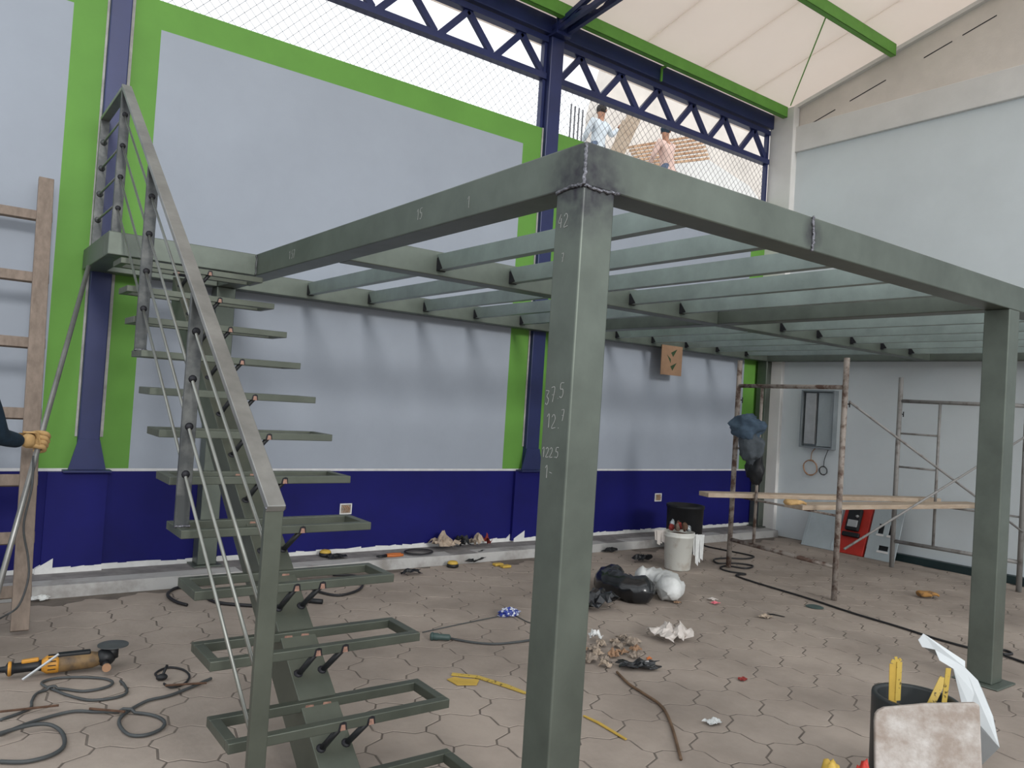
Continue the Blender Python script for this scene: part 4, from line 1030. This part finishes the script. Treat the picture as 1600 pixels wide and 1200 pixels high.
# folded white sheet-metal strip standing behind the tub
Q = lambda x, y, d: at(x, y, d=d)
ws = root('folded_sheet', 'bent white sheet-metal strip standing behind the black tub', 'sheet metal', Vector((at(1562, 1166, d=3.55).x, at(1562, 1166, d=3.55).y, 0)))
g = MB(); g.sheet([Q(1443, 990, 4.1), Q(1435, 1000, 4.1), Q(1441, 1011, 4.08), Q(1461, 1015, 4.05), Q(1468, 1032, 4.0), Q(1490, 1045, 3.95), Q(1508, 1043, 3.95), Q(1508, 1033, 3.98)], .004, fw); g.build('upper_flap', 'sheet_white', ws)
g = MB(); g.sheet([Q(1490, 1045, 3.95), Q(1503, 1100, 3.8), Q(1525, 1130, 3.7), Q(1562, 1168, 3.55), Q(1552, 1120, 3.7), Q(1536, 1080, 3.82), Q(1528, 1063, 3.88), Q(1508, 1043, 3.95)], .004, fw); g.build('main_face', 'sheet_white', ws)
g = MB(); b1, b2 = Q(1525, 1130, 3.7), Q(1562, 1168, 3.55); dn = Vector((.05, .12, 0))
g.sheet([b1, b2, Vector((b2.x, b2.y, .004))+dn, Vector((b1.x, b1.y, .004))+dn], .004, fw); g.build('lower_flap', 'sheet_white', ws)
g = MB(); g.sheet([Q(1442, 1010, 4.08), Q(1462, 1016, 4.05), Q(1466, 1026, 4.12), Q(1455, 1020, 4.15)], .003, fw); g.build('curled_edge', 'galv', ws)
c = at(1300, 1198, d=2.95); g = MB(); g.blob((c.x, c.y, c.z*.5), (.052, .052, c.z*.54), seed=8, amp=.25, fine=.12); one('yellow_bag', g, 'yellow', 'yellow bag top at the bottom edge beside the board', 'bag', (c.x, c.y, 0), smooth=True)
c = at(1349, 1200, d=2.93); g = MB(); g.blob((c.x, c.y, c.z*.5), (.040, .040, c.z*.54), seed=9, amp=.2, fine=.1); one('red_bag', g, 'red', 'red bag top squeezed between yellow bag and board', 'bag', (c.x, c.y, 0), smooth=True)

# ================================================================== OUTSIDE, beyond the netting
g = MB(); g.box(7.6, 14.6, 9.6, 12.6, -.12, 5.35); one('unfinished_house', g, 'concrete_white', 'unfinished neighbouring house whose roof slab carries the workers', 'building', (11, 11, -.12))
g = MB(); g.prism([(12.2, -.12), (26, -.12), (26, 14), (12.55, 14), (12.55, 9.9), (12.2, 8.6)], 'Y', 13.6, 14.2); one('beige_house', g, 'beige_wall', 'tall beige house wall seen through the right truss', 'building', (18, 14, -.12))
a, b = at(1092, 240, Y=12.9), at(1170, 290, Y=12.9)
g = MB(); g.prism([(a.x-2.2, -.12), (b.x+1.6, -.12), (b.x+1.6, b.z-.9), (b.x, b.z), (a.x, a.z), (a.x-2.2, a.z-.5)], 'Y', 12.9, 13.1); one('white_parapet', g, 'concrete_white', 'bright white sloping parapet right of the workers', 'parapet', (a.x, 13, -.12))
for k, x in enumerate((893, 899, 905, 911)):
    p = at(x, 163+3*k, Y=10.2); g = MB(); g.tube([(p.x, 10.2, 5.34), (p.x, 10.2, p.z)], .016, 6)
    one('rebar', g, 'wire', 'thin upright rebar standing on the neighbour roof', 'rebar', (p.x, 10.2, 5.34), 'rebar cluster on the roof')
# leaning boards and formwork planks
p, q = at(958, 252, Y=10.66), at(996, 172, Y=10.66); g = MB(); p = q+(p-q)*((q.z-5.50)/(q.z-p.z)); g.bar(p, q, .05, .30, upv=(1, 0, 0)); one('formwork_board', g, 'plank_wood', 'wide upright timber board held by the pale-shirted worker', 'board', (p.x, 10.66, 5.37))
p, q = at(958, 240, Y=9.8), at(976, 190, Y=9.8); p = q+(p-q)*((q.z-5.37)/(q.z-p.z)); g = MB(); g.bar(p, q, .04, .10, upv=(1, 0, 0)); one('formwork_batten', g, 'plank_wood', 'narrow yellowish batten beside the upright timber board', 'batten', p)
for k in range(7):
    a, b = at(985+3*k, 230+5*k, Y=11.7-.05*k), at(1092+2*k, 212+6*k, Y=12.1-.05*k)
    g = MB(); g.bar(a, b, .16, .05); one('formwork_plank', g, 'form_wood', ['topmost', 'second', 'third', 'fourth', 'fifth', 'sixth', 'lowest'][k]+' reddish formwork plank stacked behind the workers', 'plank', a, 'formwork planks')
g = MB(); g.box(10.3, 13.6, 11.45, 12.0, 5.352, 6.55); one('block_wall', g, 'concrete_white', 'low pale block wall under the stacked formwork planks', 'wall', (12, 11.7, 5.352))
def outside_worker(hx, hy, Y, lean, top, label, hair, arm):
    h = at(hx, hy, Y=Y); fz = 5.352; H = h.z-fz; k = H/1.63
    r = root('person', label, 'person', (h.x-lean*.5, Y, fz)); f = lambda dx_, dy_, z: Vector((h.x+dx_*k, Y+dy_*k, fz+z*k))
    L = lean
    b_, V, E_, R_ = human_body(r, f(-L*.6, 0, .95), f(-L*.25, 0, 1.34), f(-L*.06, 0, 1.5), h, f(.17-L*.2, 0, 1.42), h+Vector(arm)*.55+Vector((.05, 0, -.28*k)), h+Vector(arm), f(-.19-L*.2, 0, 1.42), f(-.25-L*.3, .1, 1.15), f(-.15-L*.3, .3, 1.05),
        f(.09-L*.6, 0, .9), f(.12-L*.6, .06, .5), f(.12-L*.6, 0, .07), f(.13-L*.6, .15, .045), f(-.09-L*.6, 0, .9), f(-.1-L*.6, .05, .5), f(-.1-L*.6, 0, .07), f(-.11-L*.6, .15, .045), k)
    clothes(r, V, E_, R_, top, 'jeans', 'black', 1.22)
    face(r, h, (.8, .3, -.15), k, hair)
    # hands
    for wv, ev in ((V[8], V[7]), (V[11], V[10])):
        d = (wv-ev).normalized(); s = d.orthogonal().normalized(); c = wv+d*.06*k; VV = [wv, c]; EE = [(0, 1)]; RR = [.032*k, .036*k]
        for j in range(4):
            b0 = len(VV); o_ = s*(.03-.02*j)*k; VV += [c+d*.04*k+o_, c+d*(.085-.006*abs(j-1.5))*k+o_*1.1]; EE += [(1, b0), (b0, b0+1)]; RR += [.011*k, .009*k]
        b0 = len(VV); VV += [wv+d*.03*k+s*.045*k, wv+d*.065*k+s*.06*k]; EE += [(0, b0), (b0, b0+1)]; RR += [.013*k, .01*k]
        skin('hand', VV, EE, RR, 'skin', r, sub=1)
    return r
outside_worker(940, 176, 10.3, .10, 'pale_shirt', 'roof worker in pale shirt reaching toward the timber board', 'hair', (.42, 0, -.18))
outside_worker(1040, 208, 10.3, -.18, 'pink_shirt', 'roof worker in pinkish shirt and jeans turned away by the planks', 'navy_cloth', (.05, .2, -.62))
